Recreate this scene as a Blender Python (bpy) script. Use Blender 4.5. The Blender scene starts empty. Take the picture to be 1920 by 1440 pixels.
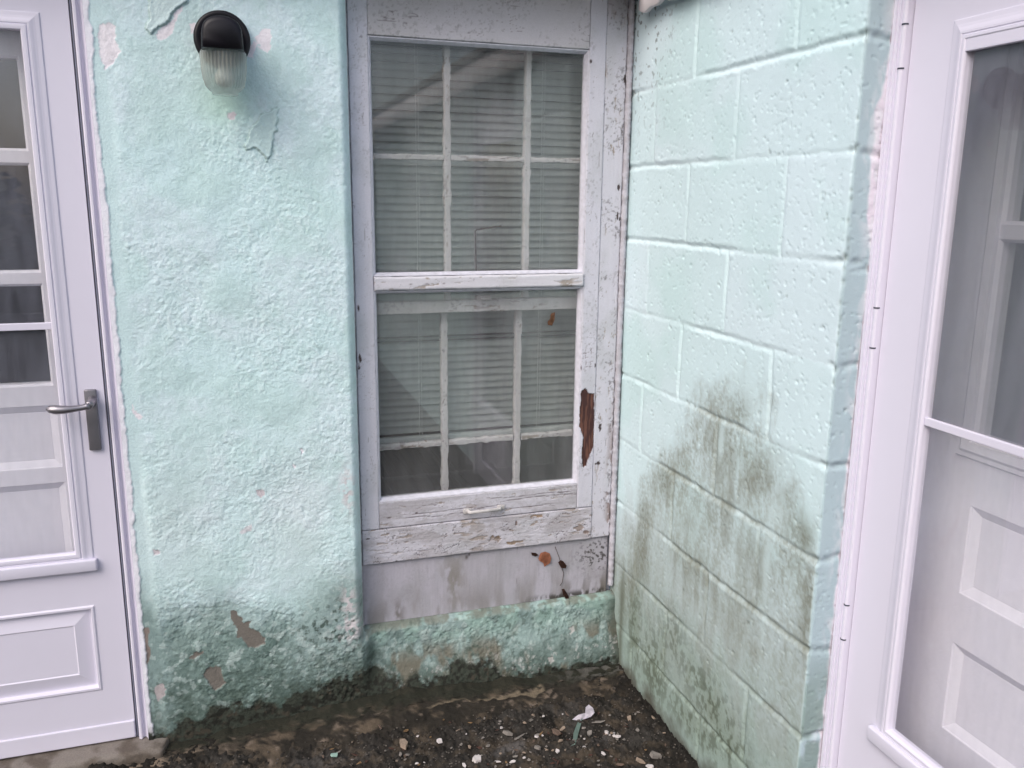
import bpy, bmesh, math, random
import numpy as np
from mathutils import Matrix, Vector
R = math.radians
C = bpy.context.scene.collection
scene = bpy.context.scene

# ------------------------------------------------------------------ camera
FPX, YAW, PITCH, ROLL = 1604.7, 0.3133, -0.2138, 0.0103
CAM = np.array([-1.1025, -2.2586, 1.4776])
_cy, _sy, _cp, _sp = math.cos(YAW), math.sin(YAW), math.cos(PITCH), math.sin(PITCH)
FW = np.array([_sy*_cp, _cy*_cp, _sp]); _r = np.array([_cy, -_sy, 0.0]); _u = np.cross(_r, FW)
RT = math.cos(ROLL)*_r + math.sin(ROLL)*_u
UP = -math.sin(ROLL)*_r + math.cos(ROLL)*_u
cam_d = bpy.data.cameras.new('camera'); cam = bpy.data.objects.new('camera', cam_d); C.objects.link(cam)
cam.matrix_world = Matrix(((RT[0], UP[0], -FW[0], CAM[0]), (RT[1], UP[1], -FW[1], CAM[1]), (RT[2], UP[2], -FW[2], CAM[2]), (0, 0, 0, 1)))
cam_d.sensor_width = 36; cam_d.lens = 36*FPX/1920; cam_d.clip_start = .02; cam_d.clip_end = 600
scene.camera = cam

# ------------------------------------------------------------------ light
SUN_DIR = Vector((-0.68, -0.54, 0.83)).normalized()      # towards the light, from the left and behind
sun_d = bpy.data.lights.new('sun', 'SUN'); sun_d.energy = 1.35; sun_d.angle = R(42); sun_d.color = (.985, .985, 1.0)
sun = bpy.data.objects.new('sun', sun_d); C.objects.link(sun)
sun.rotation_euler = SUN_DIR.to_track_quat('Z', 'Y').to_euler()
world = bpy.data.worlds.new('World'); scene.world = world; world.use_nodes = True
wn = world.node_tree.nodes; wl = world.node_tree.links
sky = wn.new('ShaderNodeTexSky'); sky.sky_type = 'NISHITA'; sky.sun_disc = False
sky.sun_elevation = math.asin(SUN_DIR.z); sky.sun_rotation = math.atan2(SUN_DIR.x, SUN_DIR.y)
sky.air_density = 1.0; sky.dust_density = 4.0; sky.ozone_density = 1.0
wl.new(sky.outputs[0], wn['Background'].inputs[0]); wn['Background'].inputs[1].default_value = .15
vs = scene.view_settings
vs.view_transform = 'Standard'; vs.look = 'None'; vs.exposure = 0.25; vs.gamma = 1
scene.cycles.max_bounces = 8; scene.cycles.transparent_max_bounces = 16

# ------------------------------------------------------------------ helpers
def ray(px, py): return (px-960)/FPX*RT - (py-720)/FPX*UP + FW
def on_y(px, py, y=0.0):
    d = ray(px, py); t = (y-CAM[1])/d[1]; q = CAM+t*d; return (q[0], q[2])
def on_x(px, py, x=0.0):
    d = ray(px, py); t = (x-CAM[0])/d[0]; q = CAM+t*d; return (q[1], q[2])
def on_z(px, py, z=0.0):
    d = ray(px, py); t = (z-CAM[2])/d[2]; q = CAM+t*d; return (q[0], q[1])
def S(r, g, b):
    f = lambda c: (c/255/12.92) if c/255 <= .04045 else ((c/255+.055)/1.055)**2.4
    return np.array([f(r), f(g), f(b)])
def hsh(ix, iy, seed):
    h = (ix.astype(np.int64)*374761393 + iy.astype(np.int64)*668265263 + seed*974634777) & 0xffffffff
    h = ((h ^ (h >> 13))*1274126177) & 0xffffffff
    return ((h ^ (h >> 16)) & 0xffffff)/float(0xffffff)
def vn(u, v, seed=0):
    iu = np.floor(u); iv = np.floor(v); fu = u-iu; fv = v-iv
    fu = fu*fu*fu*(fu*(fu*6-15)+10); fv = fv*fv*fv*(fv*(fv*6-15)+10)
    a = hsh(iu, iv, seed); b = hsh(iu+1, iv, seed); c = hsh(iu, iv+1, seed); d = hsh(iu+1, iv+1, seed)
    return (a*(1-fu)+b*fu)*(1-fv) + (c*(1-fu)+d*fu)*fv
def fbm(u, v, size, octv=4, seed=0, gain=.5):
    t = np.zeros(np.broadcast(u, v).shape); amp = 1; tot = 0; f = 1/size
    for i in range(octv):
        ca, sa = math.cos(.6*i+.3), math.sin(.6*i+.3)
        t += amp*vn((u*ca-v*sa)*f+17.3*i, (u*sa+v*ca)*f-9.1*i, seed+i*31); tot += amp; amp *= gain; f *= 2.03
    return t/tot
def ss(a, b, x):
    t = np.clip((x-a)/(b-a), 0, 1); return t*t*(3-2*t)
def mixc(col, c, m):
    return col + (np.asarray(c)-col)*np.asarray(m)[..., None]
def sdpoly(u, v, poly):
    d = np.full(u.shape, 1e9); inside = np.zeros(u.shape, bool); n = len(poly)
    for i in range(n):
        x0, y0 = poly[i]; x1, y1 = poly[(i+1) % n]
        ex, ey = x1-x0, y1-y0; wx, wy = u-x0, v-y0
        t = np.clip((wx*ex+wy*ey)/(ex*ex+ey*ey+1e-12), 0, 1)
        d = np.minimum(d, (wx-ex*t)**2+(wy-ey*t)**2)
        cond = ((y0 <= v) & (y1 > v)) | ((y1 <= v) & (y0 > v))
        xi = x0+(v-y0)/((y1-y0) if abs(y1-y0) > 1e-9 else 1e-9)*ex
        inside ^= cond & (u < xi)
    d = np.sqrt(d); return np.where(inside, -d, d)
def sdline(u, v, pts):
    d = np.full(u.shape, 1e9)
    for (x0, y0), (x1, y1) in zip(pts[:-1], pts[1:]):
        ex, ey = x1-x0, y1-y0; wx, wy = u-x0, v-y0
        t = np.clip((wx*ex+wy*ey)/(ex*ex+ey*ey+1e-12), 0, 1)
        d = np.minimum(d, (wx-ex*t)**2+(wy-ey*t)**2)
    return np.sqrt(d)
def blob(u, v, cu, cv, ru, rv):
    return np.exp(-(((u-cu)/ru)**2+((v-cv)/rv)**2))

def tag(o, label=None, cat=None, group=None, kind=None):
    if label: o['label'] = label
    if cat: o['category'] = cat
    if group: o['group'] = group
    if kind: o['kind'] = kind
    return o
def thing(name, label, cat, loc=(0, 0, 0), rz=0.0, group=None):
    o = bpy.data.objects.new(name, None); C.objects.link(o); o.location = loc; o.rotation_euler = (0, 0, rz)
    o.empty_display_size = .05
    return tag(o, label, cat, group, 'thing')
def link(name, me, mat, parent=None):
    o = bpy.data.objects.new(name, me); C.objects.link(o)
    if mat: me.materials.append(mat)
    if parent: o.parent = parent
    return o
def obj(name, bm, mat, parent=None, smooth=False):
    bmesh.ops.recalc_face_normals(bm, faces=bm.faces[:])
    me = bpy.data.meshes.new(name); bm.to_mesh(me); bm.free()
    if smooth:
        for p in me.polygons: p.use_smooth = True
    return link(name, me, mat, parent)
def grid(name, P, col, mat, parent=None, keep=None, rough=None, flip=False):
    n, m = P.shape[:2]
    idx = np.arange(n*m).reshape(n, m)
    q = np.stack([idx[:-1, :-1], idx[1:, :-1], idx[1:, 1:], idx[:-1, 1:]], -1)
    if flip: q = q[..., ::-1]
    if keep is not None: q = q[keep]
    q = q.reshape(-1, 4)
    used = np.unique(q); remap = np.zeros(n*m, np.int64); remap[used] = np.arange(len(used)); q = remap[q]
    me = bpy.data.meshes.new(name)
    me.vertices.add(len(used)); me.vertices.foreach_set('co', P.reshape(-1, 3)[used].reshape(-1).astype(np.float32))
    me.loops.add(q.size); me.loops.foreach_set('vertex_index', q.reshape(-1).astype(np.int32))
    me.polygons.add(len(q)); me.polygons.foreach_set('loop_start', (np.arange(len(q))*4).astype(np.int32))
    me.polygons.foreach_set('use_smooth', np.ones(len(q), bool))
    me.update(calc_edges=True); me.validate()
    a = me.color_attributes.new('col', 'FLOAT_COLOR', 'POINT')
    rgba = np.ones((n, m, 4)); rgba[..., :3] = np.clip(col, 0, 1)
    if rough is not None: rgba[..., 3] = rough
    else: rgba[..., 3] = .6
    a.data.foreach_set('color', rgba.reshape(-1, 4)[used].reshape(-1).astype(np.float32))
    return link(name, me, mat, parent)

def bx(bm, x0, x1, y0, y1, z0, z1, bev=0.0, seg=2):
    t = bmesh.new(); bmesh.ops.create_cube(t, size=1)
    for v in t.verts: v.co = Vector(((x0+x1)/2+v.co.x*(x1-x0), (y0+y1)/2+v.co.y*(y1-y0), (z0+z1)/2+v.co.z*(z1-z0)))
    if bev > 0: bmesh.ops.bevel(t, geom=t.edges[:], offset=bev, segments=seg, affect='EDGES', profile=.5)
    me = bpy.data.meshes.new('t'); t.to_mesh(me); t.free(); bm.from_mesh(me); bpy.data.meshes.remove(me)
def loft(bm, rects, cap_first=False, cap_last=False):
    """rects: (x0,x1,z0,z1,y); consecutive rectangles are joined with mitred faces"""
    L = []
    for x0, x1, z0, z1, y in rects:
        L.append([bm.verts.new((x0, y, z0)), bm.verts.new((x1, y, z0)), bm.verts.new((x1, y, z1)), bm.verts.new((x0, y, z1))])
    for a, b in zip(L[:-1], L[1:]):
        for i in range(4): bm.faces.new((a[i], a[(i+1) % 4], b[(i+1) % 4], b[i]))
    if cap_first: bm.faces.new(L[0])
    if cap_last: bm.faces.new(L[-1])
def inset(r, d, y): return (r[0]+d, r[1]-d, r[2]+d, r[3]-d, y)
def prof_z(bm, prof, z0, z1):
    """closed profile (x,y) extruded along z"""
    a = [bm.verts.new((x, y, z0)) for x, y in prof]; b = [bm.verts.new((x, y, z1)) for x, y in prof]
    n = len(prof)
    for i in range(n): bm.faces.new((a[i], a[(i+1) % n], b[(i+1) % n], b[i]))
    bm.faces.new(a); bm.faces.new(b)
def tube(bm, pts, rad, seg=10, cap=True):
    pts = [Vector(p) for p in pts]; rings = []
    rr = rad if isinstance(rad, (list, tuple)) else [rad]*len(pts)
    for i, p in enumerate(pts):
        d = (pts[min(i+1, len(pts)-1)]-pts[max(i-1, 0)]).normalized()
        a = d.orthogonal().normalized() if i == 0 else (rings_a-d*rings_a.dot(d)).normalized()
        rings_a = a; b = d.cross(a)
        rings.append([bm.verts.new(p+(a*math.cos(2*math.pi*k/seg)+b*math.sin(2*math.pi*k/seg))*rr[i]) for k in range(seg)])
    for r0, r1 in zip(rings[:-1], rings[1:]):
        for k in range(seg): bm.faces.new((r0[k], r0[(k+1) % seg], r1[(k+1) % seg], r1[k]))
    if cap: bm.faces.new(rings[0]); bm.faces.new(rings[-1])
def lathe_z(bm, prof, cx, cy, seg=48, ribs=0, amp=0.0, zr=None):
    rings = []
    for r, z in prof:
        ring = []
        for k in range(seg):
            a = 2*math.pi*k/seg
            rr = r
            if ribs and zr and zr[0] <= z <= zr[1]: rr = r+amp*math.cos(ribs*a)
            ring.append(bm.verts.new((cx+rr*math.cos(a), cy+rr*math.sin(a), z)))
        rings.append(ring)
    for r0, r1 in zip(rings[:-1], rings[1:]):
        for k in range(seg): bm.faces.new((r0[k], r0[(k+1) % seg], r1[(k+1) % seg], r1[k]))

# ------------------------------------------------------------------ materials
def newmat(name):
    m = bpy.data.materials.new(name); m.use_nodes = True
    return m, m.node_tree.nodes, m.node_tree.links, m.node_tree.nodes['Principled BSDF']
def mat_attr(name, spec=.35, bump=.15, bscale=300, var=.08):
    m, n, l, b = newmat(name)
    a = n.new('ShaderNodeAttribute'); a.attribute_name = 'col'
    t = n.new('ShaderNodeTexCoord'); no = n.new('ShaderNodeTexNoise'); no.inputs['Scale'].default_value = bscale; no.inputs['Detail'].default_value = 5
    l.new(t.outputs['Object'], no.inputs['Vector'])
    hs = n.new('ShaderNodeMapRange'); hs.inputs['From Min'].default_value = .25; hs.inputs['From Max'].default_value = .75
    hs.inputs['To Min'].default_value = 1-var; hs.inputs['To Max'].default_value = 1+var
    l.new(no.outputs['Fac'], hs.inputs['Value'])
    mx = n.new('ShaderNodeVectorMath'); mx.operation = 'SCALE'; l.new(a.outputs['Color'], mx.inputs[0]); l.new(hs.outputs[0], mx.inputs['Scale'])
    l.new(mx.outputs[0], b.inputs['Base Color']); l.new(a.outputs['Alpha'], b.inputs['Roughness'])
    bp = n.new('ShaderNodeBump'); bp.inputs['Strength'].default_value = bump; bp.inputs['Distance'].default_value = .002
    l.new(no.outputs['Fac'], bp.inputs['Height']); l.new(bp.outputs[0], b.inputs['Normal'])
    b.inputs['Specular IOR Level'].default_value = spec
    return m
def mat_plain(name, col, rough=.5, spec=.4, metal=0.0, nscale=40, var=.06, bump=.05, stretch=(1, 1, 1)):
    m, n, l, b = newmat(name)
    t = n.new('ShaderNodeTexCoord'); mp = n.new('ShaderNodeMapping'); mp.inputs['Scale'].default_value = stretch
    no = n.new('ShaderNodeTexNoise'); no.inputs['Scale'].default_value = nscale; no.inputs['Detail'].default_value = 6
    l.new(t.outputs['Object'], mp.inputs[0]); l.new(mp.outputs[0], no.inputs['Vector'])
    cr = n.new('ShaderNodeValToRGB'); cr.color_ramp.elements[0].position = .3; cr.color_ramp.elements[1].position = .7
    c = np.array(col)
    cr.color_ramp.elements[0].color = (*np.clip(c*(1-var), 0, 1), 1); cr.color_ramp.elements[1].color = (*np.clip(c*(1+var), 0, 1), 1)
    l.new(no.outputs['Fac'], cr.inputs[0]); l.new(cr.outputs[0], b.inputs['Base Color'])
    b.inputs['Roughness'].default_value = rough; b.inputs['Specular IOR Level'].default_value = spec; b.inputs['Metallic'].default_value = metal
    bp = n.new('ShaderNodeBump'); bp.inputs['Strength'].default_value = bump; bp.inputs['Distance'].default_value = .002
    l.new(no.outputs['Fac'], bp.inputs['Height']); l.new(bp.outputs[0], b.inputs['Normal'])
    return m
def mat_glass(name, dust=.05, dustcol=(.55, .53, .52), rough=.0, ior=1.5, streak=True):
    m, n, l, b = newmat(name); n.remove(b); out = n['Material Output']
    tr = n.new('ShaderNodeBsdfTransparent'); tr.inputs[0].default_value = (.985, .99, .985, 1)
    gl = n.new('ShaderNodeBsdfGlossy'); gl.inputs['Roughness'].default_value = rough
    fr0 = n.new('ShaderNodeFresnel'); fr0.inputs[0].default_value = ior; ge = n.new('ShaderNodeNewGeometry'); inv = n.new('ShaderNodeMath'); inv.operation = 'SUBTRACT'; inv.inputs[0].default_value = 1.0; l.new(ge.outputs['Backfacing'], inv.inputs[1]); inv2 = n.new('ShaderNodeMath'); inv2.operation = 'MULTIPLY'; inv2.inputs[1].default_value = 1.9; l.new(inv.outputs[0], inv2.inputs[0]); inv = inv2   # both faces of the pane reflect
    fr = n.new('ShaderNodeMath'); fr.operation = 'MULTIPLY'; l.new(fr0.outputs[0], fr.inputs[0]); l.new(inv.outputs[0], fr.inputs[1])
    m1 = n.new('ShaderNodeMixShader'); l.new(fr.outputs[0], m1.inputs[0]); l.new(tr.outputs[0], m1.inputs[1]); l.new(gl.outputs[0], m1.inputs[2])
    df = n.new('ShaderNodeBsdfDiffuse'); df.inputs[0].default_value = (*dustcol, 1)
    t = n.new('ShaderNodeTexCoord'); mp = n.new('ShaderNodeMapping'); mp.inputs['Scale'].default_value = (14, 14, 3)
    no = n.new('ShaderNodeTexNoise'); no.inputs['Scale'].default_value = 1.0; no.inputs['Detail'].default_value = 8; no.inputs['Roughness'].default_value = .65
    l.new(t.outputs['Object'], mp.inputs[0]); l.new(mp.outputs[0], no.inputs['Vector'])
    mr = n.new('ShaderNodeMapRange'); mr.inputs['From Min'].default_value = .35; mr.inputs['From Max'].default_value = .75
    mr.inputs['To Min'].default_value = dust*.5; mr.inputs['To Max'].default_value = dust*1.8
    l.new(no.outputs['Fac'], mr.inputs['Value'])
    m2 = n.new('ShaderNodeMixShader'); l.new(mr.outputs[0], m2.inputs[0]); l.new(m1.outputs[0], m2.inputs[1]); l.new(df.outputs[0], m2.inputs[2])
    l.new(m2.outputs[0], out.inputs[0])
    return m

M_stucco = mat_attr('painted_stucco', spec=.3, bump=.55, bscale=210, var=.06)
M_block = mat_attr('painted_block', spec=.4, bump=.12, bscale=350, var=.03)
M_wood = mat_attr('weathered_painted_wood', spec=.3, bump=.15, bscale=250, var=.05)
M_earth = mat_attr('earth', spec=.2, bump=.8, bscale=420, var=.35)
WHITE = S(216, 212, 227)
M_white = mat_plain('white_enamel', WHITE, rough=.42, spec=.4, nscale=6, var=.012, bump=.0)
M_white2 = mat_plain('white_vinyl', S(214, 210, 220), rough=.5, spec=.3, nscale=8, var=.02, bump=.0)
M_inner = mat_plain('old_door_paint', S(236, 232, 242), rough=.55, spec=.3, nscale=30, var=.02, bump=.05, stretch=(1, 1, 10))
M_gap_shade = mat_plain('gap_shade', S(70, 72, 84), rough=.8, spec=.1)  # dark colour for the shade inside the door and hinge gaps
M_black = mat_plain('black_enamel', S(22, 20, 27), rough=.45, spec=.3, nscale=60, var=.15, bump=.05)
M_dark = mat_plain('dark_socket', S(46, 42, 44), rough=.6)
M_nickel = mat_plain('brushed_nickel', S(150, 146, 152), rough=.38, metal=.85, nscale=20, var=.12, stretch=(1, 8, 1))
M_nickel_dk = mat_plain('dull_nickel', S(128, 126, 132), rough=.45, metal=.6, nscale=30, var=.06)
M_room = mat_plain('room_plaster', S(128, 124, 124), rough=.9, spec=.1)
M_blind = mat_plain('blind_vinyl', S(206, 212, 213), rough=.55, spec=.3, nscale=14, var=.06)
M_curtain = mat_plain('curtain_cloth', S(180, 176, 184), rough=.9, spec=.1, nscale=20, var=.08)
M_glass = mat_glass('storm_glass', dust=.075, dustcol=S(204, 206, 226))
M_glass_dirty = mat_glass('dirty_window_glass', dust=.10, dustcol=S(165, 165, 168))
M_glass_old = mat_glass('old_sash_glass', dust=.025, dustcol=S(130, 140, 135))
M_putty = mat_plain('old_putty_paint', S(190, 186, 186), rough=.75, spec=.2, nscale=90, var=.12, bump=.3)
M_leaf = mat_plain('dry_leaf_orange', S(168, 112, 88), rough=.7, spec=.2, nscale=120, var=.2)
M_leafdk = mat_plain('dry_leaf_dark', S(72, 52, 46), rough=.8, spec=.2, nscale=120, var=.3)
M_tan = mat_plain('dry_leaf_tan', S(130, 104, 76), rough=.8, spec=.2, nscale=120, var=.3)
M_twig = mat_plain('twig', S(70, 60, 54), rough=.9)
M_concrete = mat_attr('concrete', spec=.2, bump=.4, bscale=300, var=.18)
M_roof = mat_plain('soffit_paint', S(205, 200, 200), rough=.6)
M_leaves = mat_plain('foliage', (.05, .08, .035), rough=.6, spec=.2, nscale=2, var=.5)

# ------------------------------------------------------------------ ground
MINT = S(186, 222, 210)*1.0
MOSS = S(48, 46, 40)
def build_ground():
    xs = np.concatenate([[-60, -20, -8, -4, -2.6, -2.0, -1.8], np.arange(-1.7, .06, .0033), [.2, .6, 2, 6, 20, 60]])
    ys = np.concatenate([[-60, -20, -8, -5, -3.6, -2.9], np.arange(-2.5, -.62, .014), np.arange(-.62, .05, .0033), [.3, 1, 3, 6, 20, 60]])
    X, Y = np.meshgrid(xs, ys, indexing='ij')
    h = (fbm(X, Y, .16, 3, 5)-.5)*.03+(fbm(X, Y, .035, 5, 9, .6)-.5)*.026+np.clip(fbm(X, Y, .010, 4, 12, .6)-.48, 0, 1)*.026
    near = ss(-2.6, -2.2, Y)*ss(-1.75, -1.65, X)
    cor = np.exp(-(X/.05)**2)*.012+np.exp(-(Y/.05)**2)*.008
    Z = h*near+cor*near
    col = np.zeros(X.shape+(3,))+S(45, 42, 39)
    col = mixc(col, S(60, 57, 54), ss(.5, .7, fbm(X, Y, .09, 4, 21))*.8)
    col = mixc(col, S(74, 65, 55), ss(.5, .7, fbm(X, Y, .035, 4, 41))*.7); col = mixc(col, S(31, 28, 25), ss(.5, .72, fbm(X, Y, .05, 4, 33))*.8)
    for px, py, rx, ry, s in [(960, 1410, .05, .025, 1), (1130, 1385, .05, .03, .6), (600, 1430, .12, .03, .4)]:
        cx, cy = on_z(px, py); col = mixc(col, S(84, 81, 80), blob(X, Y, cx, cy, rx, ry)*s*ss(.3, .6, fbm(X, Y, .02, 3, 4)))
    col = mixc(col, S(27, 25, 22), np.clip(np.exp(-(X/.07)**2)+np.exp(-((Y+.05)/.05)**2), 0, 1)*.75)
    col = mixc(col, S(84, 80, 76), ss(.76, .84, fbm(X, Y, .008, 2, 77))*.5*near)
    col = mixc(col, S(52, 48, 44), 1-near)
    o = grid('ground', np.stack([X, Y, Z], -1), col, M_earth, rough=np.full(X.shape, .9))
    tag(o, kind='structure')
build_ground()

# ------------------------------------------------------------------ stucco wall
def build_stucco():
    W0, ZL = -.80, .245
    xs = np.concatenate([np.arange(-1.3945, W0-.034, .0022), W0-.034+np.cumsum(np.linspace(.0028, .0006, 20))*(.034/np.linspace(.0028, .0006, 20).sum())])
    xs[-1] = W0
    xs = np.concatenate([xs, np.arange(W0+.0028, .006, .0026)])
    zs = np.concatenate([np.arange(-.03, ZL-.03, .0022), ZL-.03+np.cumsum(np.linspace(.0028, .0006, 18))*(.03/np.linspace(.0028, .0006, 18).sum())])
    zs[-1] = ZL
    zs = np.concatenate([zs, np.arange(ZL+.0028, 2.10, .0024)])
    X, Z = np.meshgrid(xs, zs, indexing='ij')
    wx = X+(fbm(X, Z, .03, 3, 1)-.5)*.02; wz = Z+(fbm(X, Z, .03, 3, 2)-.5)*.02
    big = (fbm(X, Z, .25, 3, 3)-.5)*.012+(fbm(X, Z, .08, 3, 4)-.5)*.006
    M = .45+.75*ss(.34, .68, fbm(X, Z, .11, 4, 6))
    low = ss(.55, .2, Z)
    M = M*(1+.5*low)
    n1 = fbm(wx, wz, .020, 4, 7); n2 = fbm(X+.35*Z, Z*1.15, .0078, 3, 8, .6); n3 = fbm(X*1.1, Z, .0125, 3, 9, .6); n4 = vn((X-.4*Z)/.0052, (Z+.3*X)/.0046, 10)
    lump = ss(.40, .70, n1)*.0016+np.clip(n2-.42, 0, 1)*.0042+(n3-.5)*.0040
    pock = np.clip(.36-fbm(X*.9, Z, .010, 2, 15), 0, 1)*.012
    fine = (n4-.5)*.0011+(fbm(X, Z, .009, 3, 11, .65)-.5)*.0024
    h = big*.75+((lump-pock)*(.25+.20*low)+fine*.75)*M
    # smooth strip of newer plaster beside the door
    edge = -1.387+(fbm(Z, Z*0, .06, 3, 60)-.5)*.016+(fbm(Z, Z*0, .012, 2, 61)-.5)*.006
    smb = -1.358+(fbm(Z, Z*0, .08, 3, 62)-.5)*.012
    sm = 1-ss(-.006, .016, X-smb)
    h = h*(1-sm)+(-.0015+(fbm(X, Z, .05, 2, 63)-.5)*.002)*sm
    # ------------- paint colours
    col = np.zeros(X.shape+(3,))+S(202, 227, 231)
    col = mixc(col, S(212, 228, 236), ss(.42, .66, fbm(X, Z, .16, 5, 20))*.6)
    col = mixc(col, S(192, 219, 219), ss(.46, .70, fbm(X, Z, .12, 5, 22))*.6)
    col = mixc(col, S(214, 229, 234), ss(.0008, .0035, lump*M)*.3)
    col = mixc(col, S(178, 206, 206), ss(.50, .34, n3)*.28)
    g = on_y(420, 200); col = mixc(col, S(176, 210, 196), blob(X, Z, g[0], g[1], .06, .05)*.6)
    col = mixc(col, S(176, 204, 202), ss(.55, .8, fbm(X, Z, .035, 3, 25))*.25)
    col = mixc(col, S(200, 224, 227), sm*.9)
    rough = np.full(X.shape, .55)
    # ------------- green damp band at the foot
    bl = np.array([on_y(*q) for q in [(262, 1110), (300, 1150), (345, 1145), (400, 1134), (440, 1130), (500, 1146), (545, 1152), (590, 1120), (640, 1075), (672, 1060)]])
    zb = np.interp(X, np.append(bl[:, 0], [-.78, 0]), np.append(bl[:, 1], [.36, .36]))
    dz = Z-zb+(fbm(X, Z, .09, 5, 30, .6)-.5)*.16
    dam = ss(.11, -.10, dz); hard = ss(.004, -.003, Z-zb+(fbm(X, Z, .02, 4, 31)-.5)*.03)*ss(-1.345, -1.30, X)*ss(-.98, -1.06, X)
    h = h-hard*.0012*ss(-.82, -.86, X)
    deep = ss(-.0, -.24, dz)
    GREEN = mixc(np.zeros(X.shape+(3,))+S(132, 153, 149), S(94, 116, 111), ss(.35, .65, fbm(X, Z, .06, 4, 32)))
    GREEN = mixc(GREEN, S(86, 104, 97), deep*.5)
    GREEN = mixc(GREEN, S(150, 172, 167), ss(.55, .7, n1)*.4)
    col = mixc(col, GREEN, np.clip(dam*.78+hard*.22, 0, 1)*.95)
    pale = blob(X, Z, *on_y(330, 1000), .12, .16)+blob(X, Z, *on_y(560, 960), .1, .2)
    col = mixc(col, S(216, 225, 229), pale*.35*(1-dam))
    # dark speckle
    sp = ss(.56, .68, fbm(X, Z, .012, 4, 35))
    lw = ss(.30, .16, Z+(fbm(X, Z, .06, 3, 34)-.5)*.12)*ss(-.80, -.83, X); col = mixc(col, S(92, 110, 104), lw*ss(.46, .62, fbm(X, Z, .022, 4, 36))*.6); col = mixc(col, S(188, 204, 202), dam*ss(.62, .70, fbm(X, Z, .018, 3, 37))*.5)
    spm = blob(X, Z, *on_y(600, 1180), .10, .07)+blob(X, Z, *on_y(660, 1170), .06, .09)*.9+blob(X, Z, *on_y(300, 1290), .05, .05)*.6+blob(X, Z, *on_y(480, 1290), .25, .06)*.5+blob(X, Z, *on_y(800, 1220), .2, .05)*.5
    col = mixc(col, S(62, 78, 70), np.clip(sp*spm, 0, 1)*.85); bt = ss(.20, .02, Z-np.interp(X, [-1.4, -1.0, -.8, -.6, 0], [-.02, .03, .08, .03, .0])+(fbm(X, Z, .05, 5, 38, .65)-.5)*.20); col = mixc(col, S(66, 80, 72), bt*.7)
    # base under the window
    bw = ss(-.80, -.77, X)*ss(.30, .24, Z)
    brn = ss(.50, .64, fbm(X, Z*.45, .05, 4, 40))*bw*ss(.21, .12, Z)
    for px, rx in [(845, .03), (890, .025), (935, .02)]:
        brn = np.maximum(brn, bw*blob(X, Z, on_y(px, 1200)[0], .115, rx, .07)*ss(.3, .55, fbm(X, Z, .03, 3, 41))*1.1)
    col = mixc(col, S(104, 100, 88), np.clip(brn, 0, 1)*.9)
    col = mixc(col, S(150, 178, 170), bw*ss(.15, .215, Z)*ss(.35, .6, fbm(X, Z, .05, 3, 42))*.7)
    col = mixc(col, S(112, 108, 96), bw*ss(.222, .24, Z)*ss(.4, .62, fbm(X, Z, .03, 3, 43))*.7)
    col = mixc(col, S(70, 72, 62), np.exp(-((X)/.035)**2)*ss(.3, .2, Z)*.8)
    col = mixc(col, S(198, 196, 196), bw*ss(.62, .70, fbm(X, Z, .011, 4, 44, .6))*ss(.16, .06, Z)*.45)
    bsp = ss(.54, .66, fbm(X, Z, .011, 4, 66, .6))*bw*ss(.40, .6, fbm(X, Z, .05, 3, 67)); col = mixc(col, S(66, 84, 76), bsp*.5)
    # white crumbling render at the reveal
    wr = blob(X, Z, *on_y(660, 1180), .045, .035)+blob(X, Z, *on_y(652, 920), .018, .06)+blob(X, Z, *on_y(655, 1130), .02, .05)
    col = mixc(col, S(206, 200, 204), np.clip(wr, 0, 1)*ss(.4, .56, fbm(X, Z, .014, 4, 45)))
    # ------------- patches where paint fell off
    wu = X+(fbm(X, Z, .012, 3, 50)-.5)*.012; wv = Z+(fbm(X, Z, .012, 3, 51)-.5)*.012
    def patch(pts, c, depth=.0012, keep=.5, raised=False, a=1.0):
        nonlocal h, col
        pl = [on_y(*q) for q in pts]
        x0 = min(q[0] for q in pl)-.03; x1 = max(q[0] for q in pl)+.03; z0 = min(q[1] for q in pl)-.03; z1 = max(q[1] for q in pl)+.03
        i0, i1 = np.searchsorted(xs, [x0, x1]); j0, j1 = np.searchsorted(zs, [z0, z1])
        sl = (slice(i0, i1), slice(j0, j1))
        d = sdpoly(wu[sl], wv[sl], pl)
        m = ss(.0012, -.0012, d)
        if raised:
            h[sl] += m*depth*(1+ss(-.012, 0, d)*1.2); h[sl] = h[sl]*(1-m*.35)+m*.35*(depth+.002)
            col[sl] = mixc(col[sl], c, m*a); lip = ss(.0045, .001, d)*(1-m); col[sl] = mixc(col[sl], S(120, 150, 142), lip*.55)  # darker rim painted outside the raised flake as edge shade
        else:
            h[sl] = h[sl]*(1-m*(1-keep))-m*depth
            cc = mixc(np.zeros(X[sl].shape+(3,))+c, np.asarray(c)*.90, ss(.45, .7, fbm(X[sl], Z[sl], .014, 4, 52)))
            col[sl] = mixc(col[sl], cc, m[...]*a)
    LIL = S(236, 231, 238)
    patch([(186, 50), (205, 40), (217, 50), (218, 78), (227, 98), (212, 118), (198, 130), (190, 120), (184, 85)], LIL, keep=.9)
    patch([(345, 5), (330, 20), (322, 38), (305, 48), (292, 66), (303, 78), (322, 62), (328, 40), (340, 20)], LIL)
    patch([(275, -30), (350, -30), (352, 2), (330, 14), (318, 36), (300, 48), (284, 62), (276, 52), (280, 30)], S(204, 224, 226), depth=.002, raised=True)
    patch([(478, 72), (492, 56), (509, 53), (510, 78), (505, 101), (494, 92), (482, 84)], LIL)
    patch([(464, 95), (474, 78), (482, 82), (472, 106), (462, 104)], LIL)
    patch([(356, 45), (366, 42), (366, 66), (358, 62)], LIL)
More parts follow.
